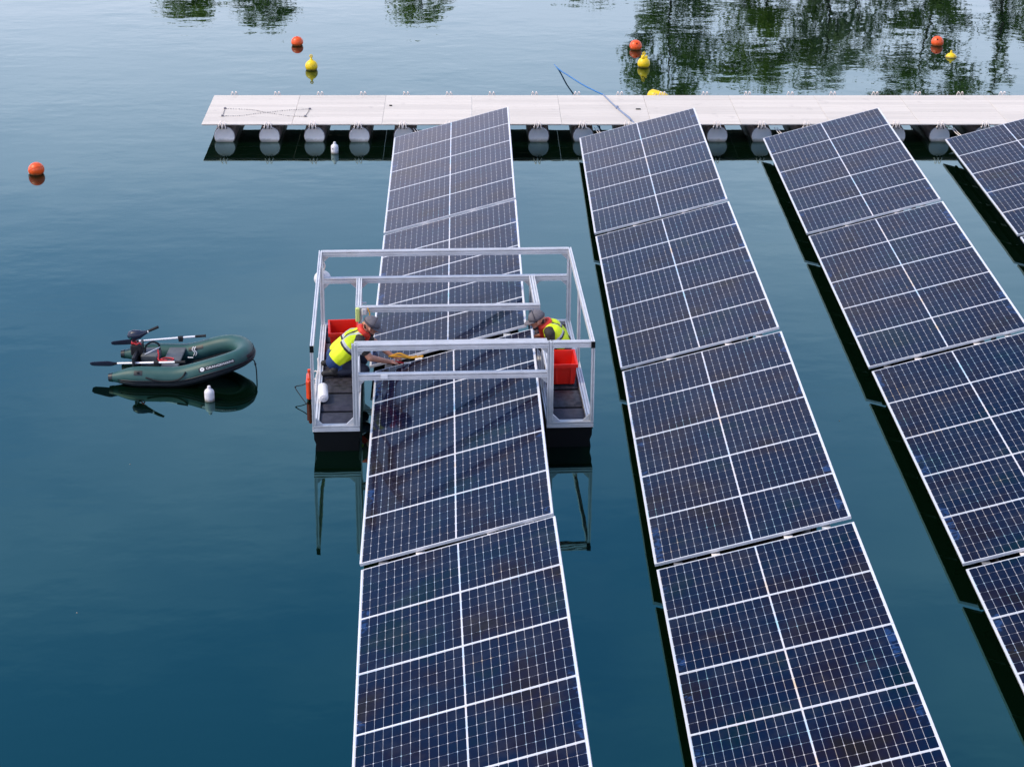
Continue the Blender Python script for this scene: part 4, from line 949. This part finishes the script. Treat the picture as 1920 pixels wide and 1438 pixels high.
# transom motor
def dwor(v): return Matrix.Translation(DL) @ Matrix.Rotation(DR_, 4, 'Z') @ Vector(v)
mt = thing('trolling_motor', 'dark electric outboard with raised tiller clamped to the dinghy stern', 'motor', dwor((-.70, .0, 0)), DR_)
mb = MB(); hp = [(-.11,.0,.535),(-.08,0,.55),(-.02,0,.565),(.06,0,.575),(.12,0,.595),(.17,0,.615)]
mb.tube(hp, [.02,.062,.075,.062,.035,.024], 16); mb.build('head', M['navy_plastic'], mt, smooth=50)
mb = MB(); mb.tube([(.16,0,.612),(.22,0,.64),(.33,0,.690)], [.016,.020,.021], 12); mb.build('tiller', M['rope_k'], mt, smooth=40)
mb = MB(); mb.lathe([(.022,0),(.0225,.018)], 12, 'x', (.175,0,.617)); mb.build('collar_ring', M['gusset'], mt)
mb = MB(); mb.tube([(-.035,0,-.35),(-.035,0,.52)], .022, 12); mb.build('shaft', M['rope_k'], mt, smooth=40)
mb = MB(); mb.bbox(-.075, .09, -.055, .055, .27, .42, .012); mb.tube([(.06,-.03,.30),(.13,-.03,.30)], .010, 8); mb.tube([(.06,.03,.30),(.13,.03,.30)], .010, 8); mb.build('clamp', M['rope_k'], mt)
mb = MB(); mb.tube(catmull([(-.035,-.02,.45),(.02,-.05,.44),(.06,-.06,.47),(.08,-.05,.44)], 5), .010, 6); mb.tube([(-.065,0,.445),(.01,0,.445)], .027, 10); mb.build('depth_collar', M['red_cable'], mt, smooth=True)
mb = MB(); mb.lathe([(.004,-.16),(.04,-.12),(.045,.08),(.02,.13)], 14, 'x', (-.035,0,-.35)); mb.build('pod', M['rope_k'], mt, smooth=40)
# battery box and cables in the stern
bt = thing('battery_box', 'dark battery box with looped black handle in the dinghy stern', 'battery', dwor((-.50, .02, .06)), DR_)
mb = MB(); mb.bbox(-.12, .12, -.16, .16, 0, .25, .015); mb.build('case', M['grey_seat'], bt)
mb = MB(); mb.tube(catmull([(-.08,-.02,.25),(-.06,0,.34),(.02,.03,.38),(.10,.06,.34),(.11,.08,.25)], 6), .014, 7); mb.build('handle', M['rope_k'], bt, smooth=True)
mb = MB(); mb.tube([(-.06,-.14,.26),(.12,.04,.30)], .006, 6); mb.build('strap', M['print_white'], bt)
cb = thing('cable', 'red cable loop lying beside the battery box on the dinghy bench', 'cable', dwor((-.30, -.08, .245)), DR_)
mb = MB(); mb.tube(catmull([(-.10,.10,.09),(-.08,.02,.05),(-.06,-.10,.02),(.0,-.17,.02),(.12,-.13,.015),(.14,-.04,.015),(.03,-.02,.015),(-.02,-.12,.03),(.08,-.15,.03)], 6), .012, 6); mb.build('lead', M['red_cable'], cb, smooth=True)
for dy in (.03,):
    mb = MB(); mb.tube([(.34,.0,.02),(.42,-.03,.03)], .006, 6); mb.build('white_stick', M['print_white'], cb)
# oars resting in their locks
def oar(label, tip, grip, lockf):
    tip, grip = Vector(tip), Vector(grip); d = (grip-tip).normalized(); L = (grip-tip).length
    t = thing('oar', label, 'oar', tip, 0, 'oars of the dinghy'); side = d.cross(Vector((0,0,1))).normalized(); up_ = side.cross(d)
    mb = MB(); mb.tube([d*.36, d*(L-.14)], .0155, 12); mb.build('shaft', M['shaft'], t, smooth=40)
    mb = MB(); nb = 10
    for i in range(nb+1):
        f = i/nb; w_ = (.052+.026*math.sin(f*math.pi*.55))*(1-.55*sm((f-.72)/.28)) if f > .05 else .045; w_ *= (1 if i else .7); p = d*(.38*f)
        for sgn, zz_ in ((-1,.004),(0,.012),(1,.004),(1,-.004),(0,-.012),(-1,-.004)): mb.v.append(p + side*w_*sgn*.55 + up_*(zz_ + w_*.75*sgn*.9))
    for i in range(nb):
        for k in range(6): mb.f.append([i*6+k, i*6+(k+1)%6, (i+1)*6+(k+1)%6, (i+1)*6+k]); mb.m.append(0)
    mb.f += [list(range(6)), list(range(nb*6, nb*6+6))]; mb.m += [0,0]
    mb.build('blade', M['blade'], t, smooth=30)
    mb = MB(); mb.tube([d*(L-.15), d*(L-.02), d*L], [.0185,.0185,.0235], 12); mb.build('grip', M['rope_k'], t, smooth=40)
    mb = MB(); mb.tube([d*(.34), d*(.40)], .018, 12); mb.build('sleeve', M['rope_k'], t)
    c = d*(L*lockf); mb = MB(); mb.tube([c-d*.035, c+d*.035], .027, 12); mb.box(c.x-.03, c.x+.03, c.y-.02, c.y+.02, c.z-.055, c.z-.01); mb.build('oarlock', M['rope_k'], t)
    return t
oar('near oar with plum blade and white shaft on the dinghy side facing the camera', (-3.985, -11.36, .195), (-2.615, -11.615, .325), .70)
oar('far oar with white shaft along the dinghy side away from the camera', (-3.78, -10.76, .27), (-2.42, -10.80, .400), .735)
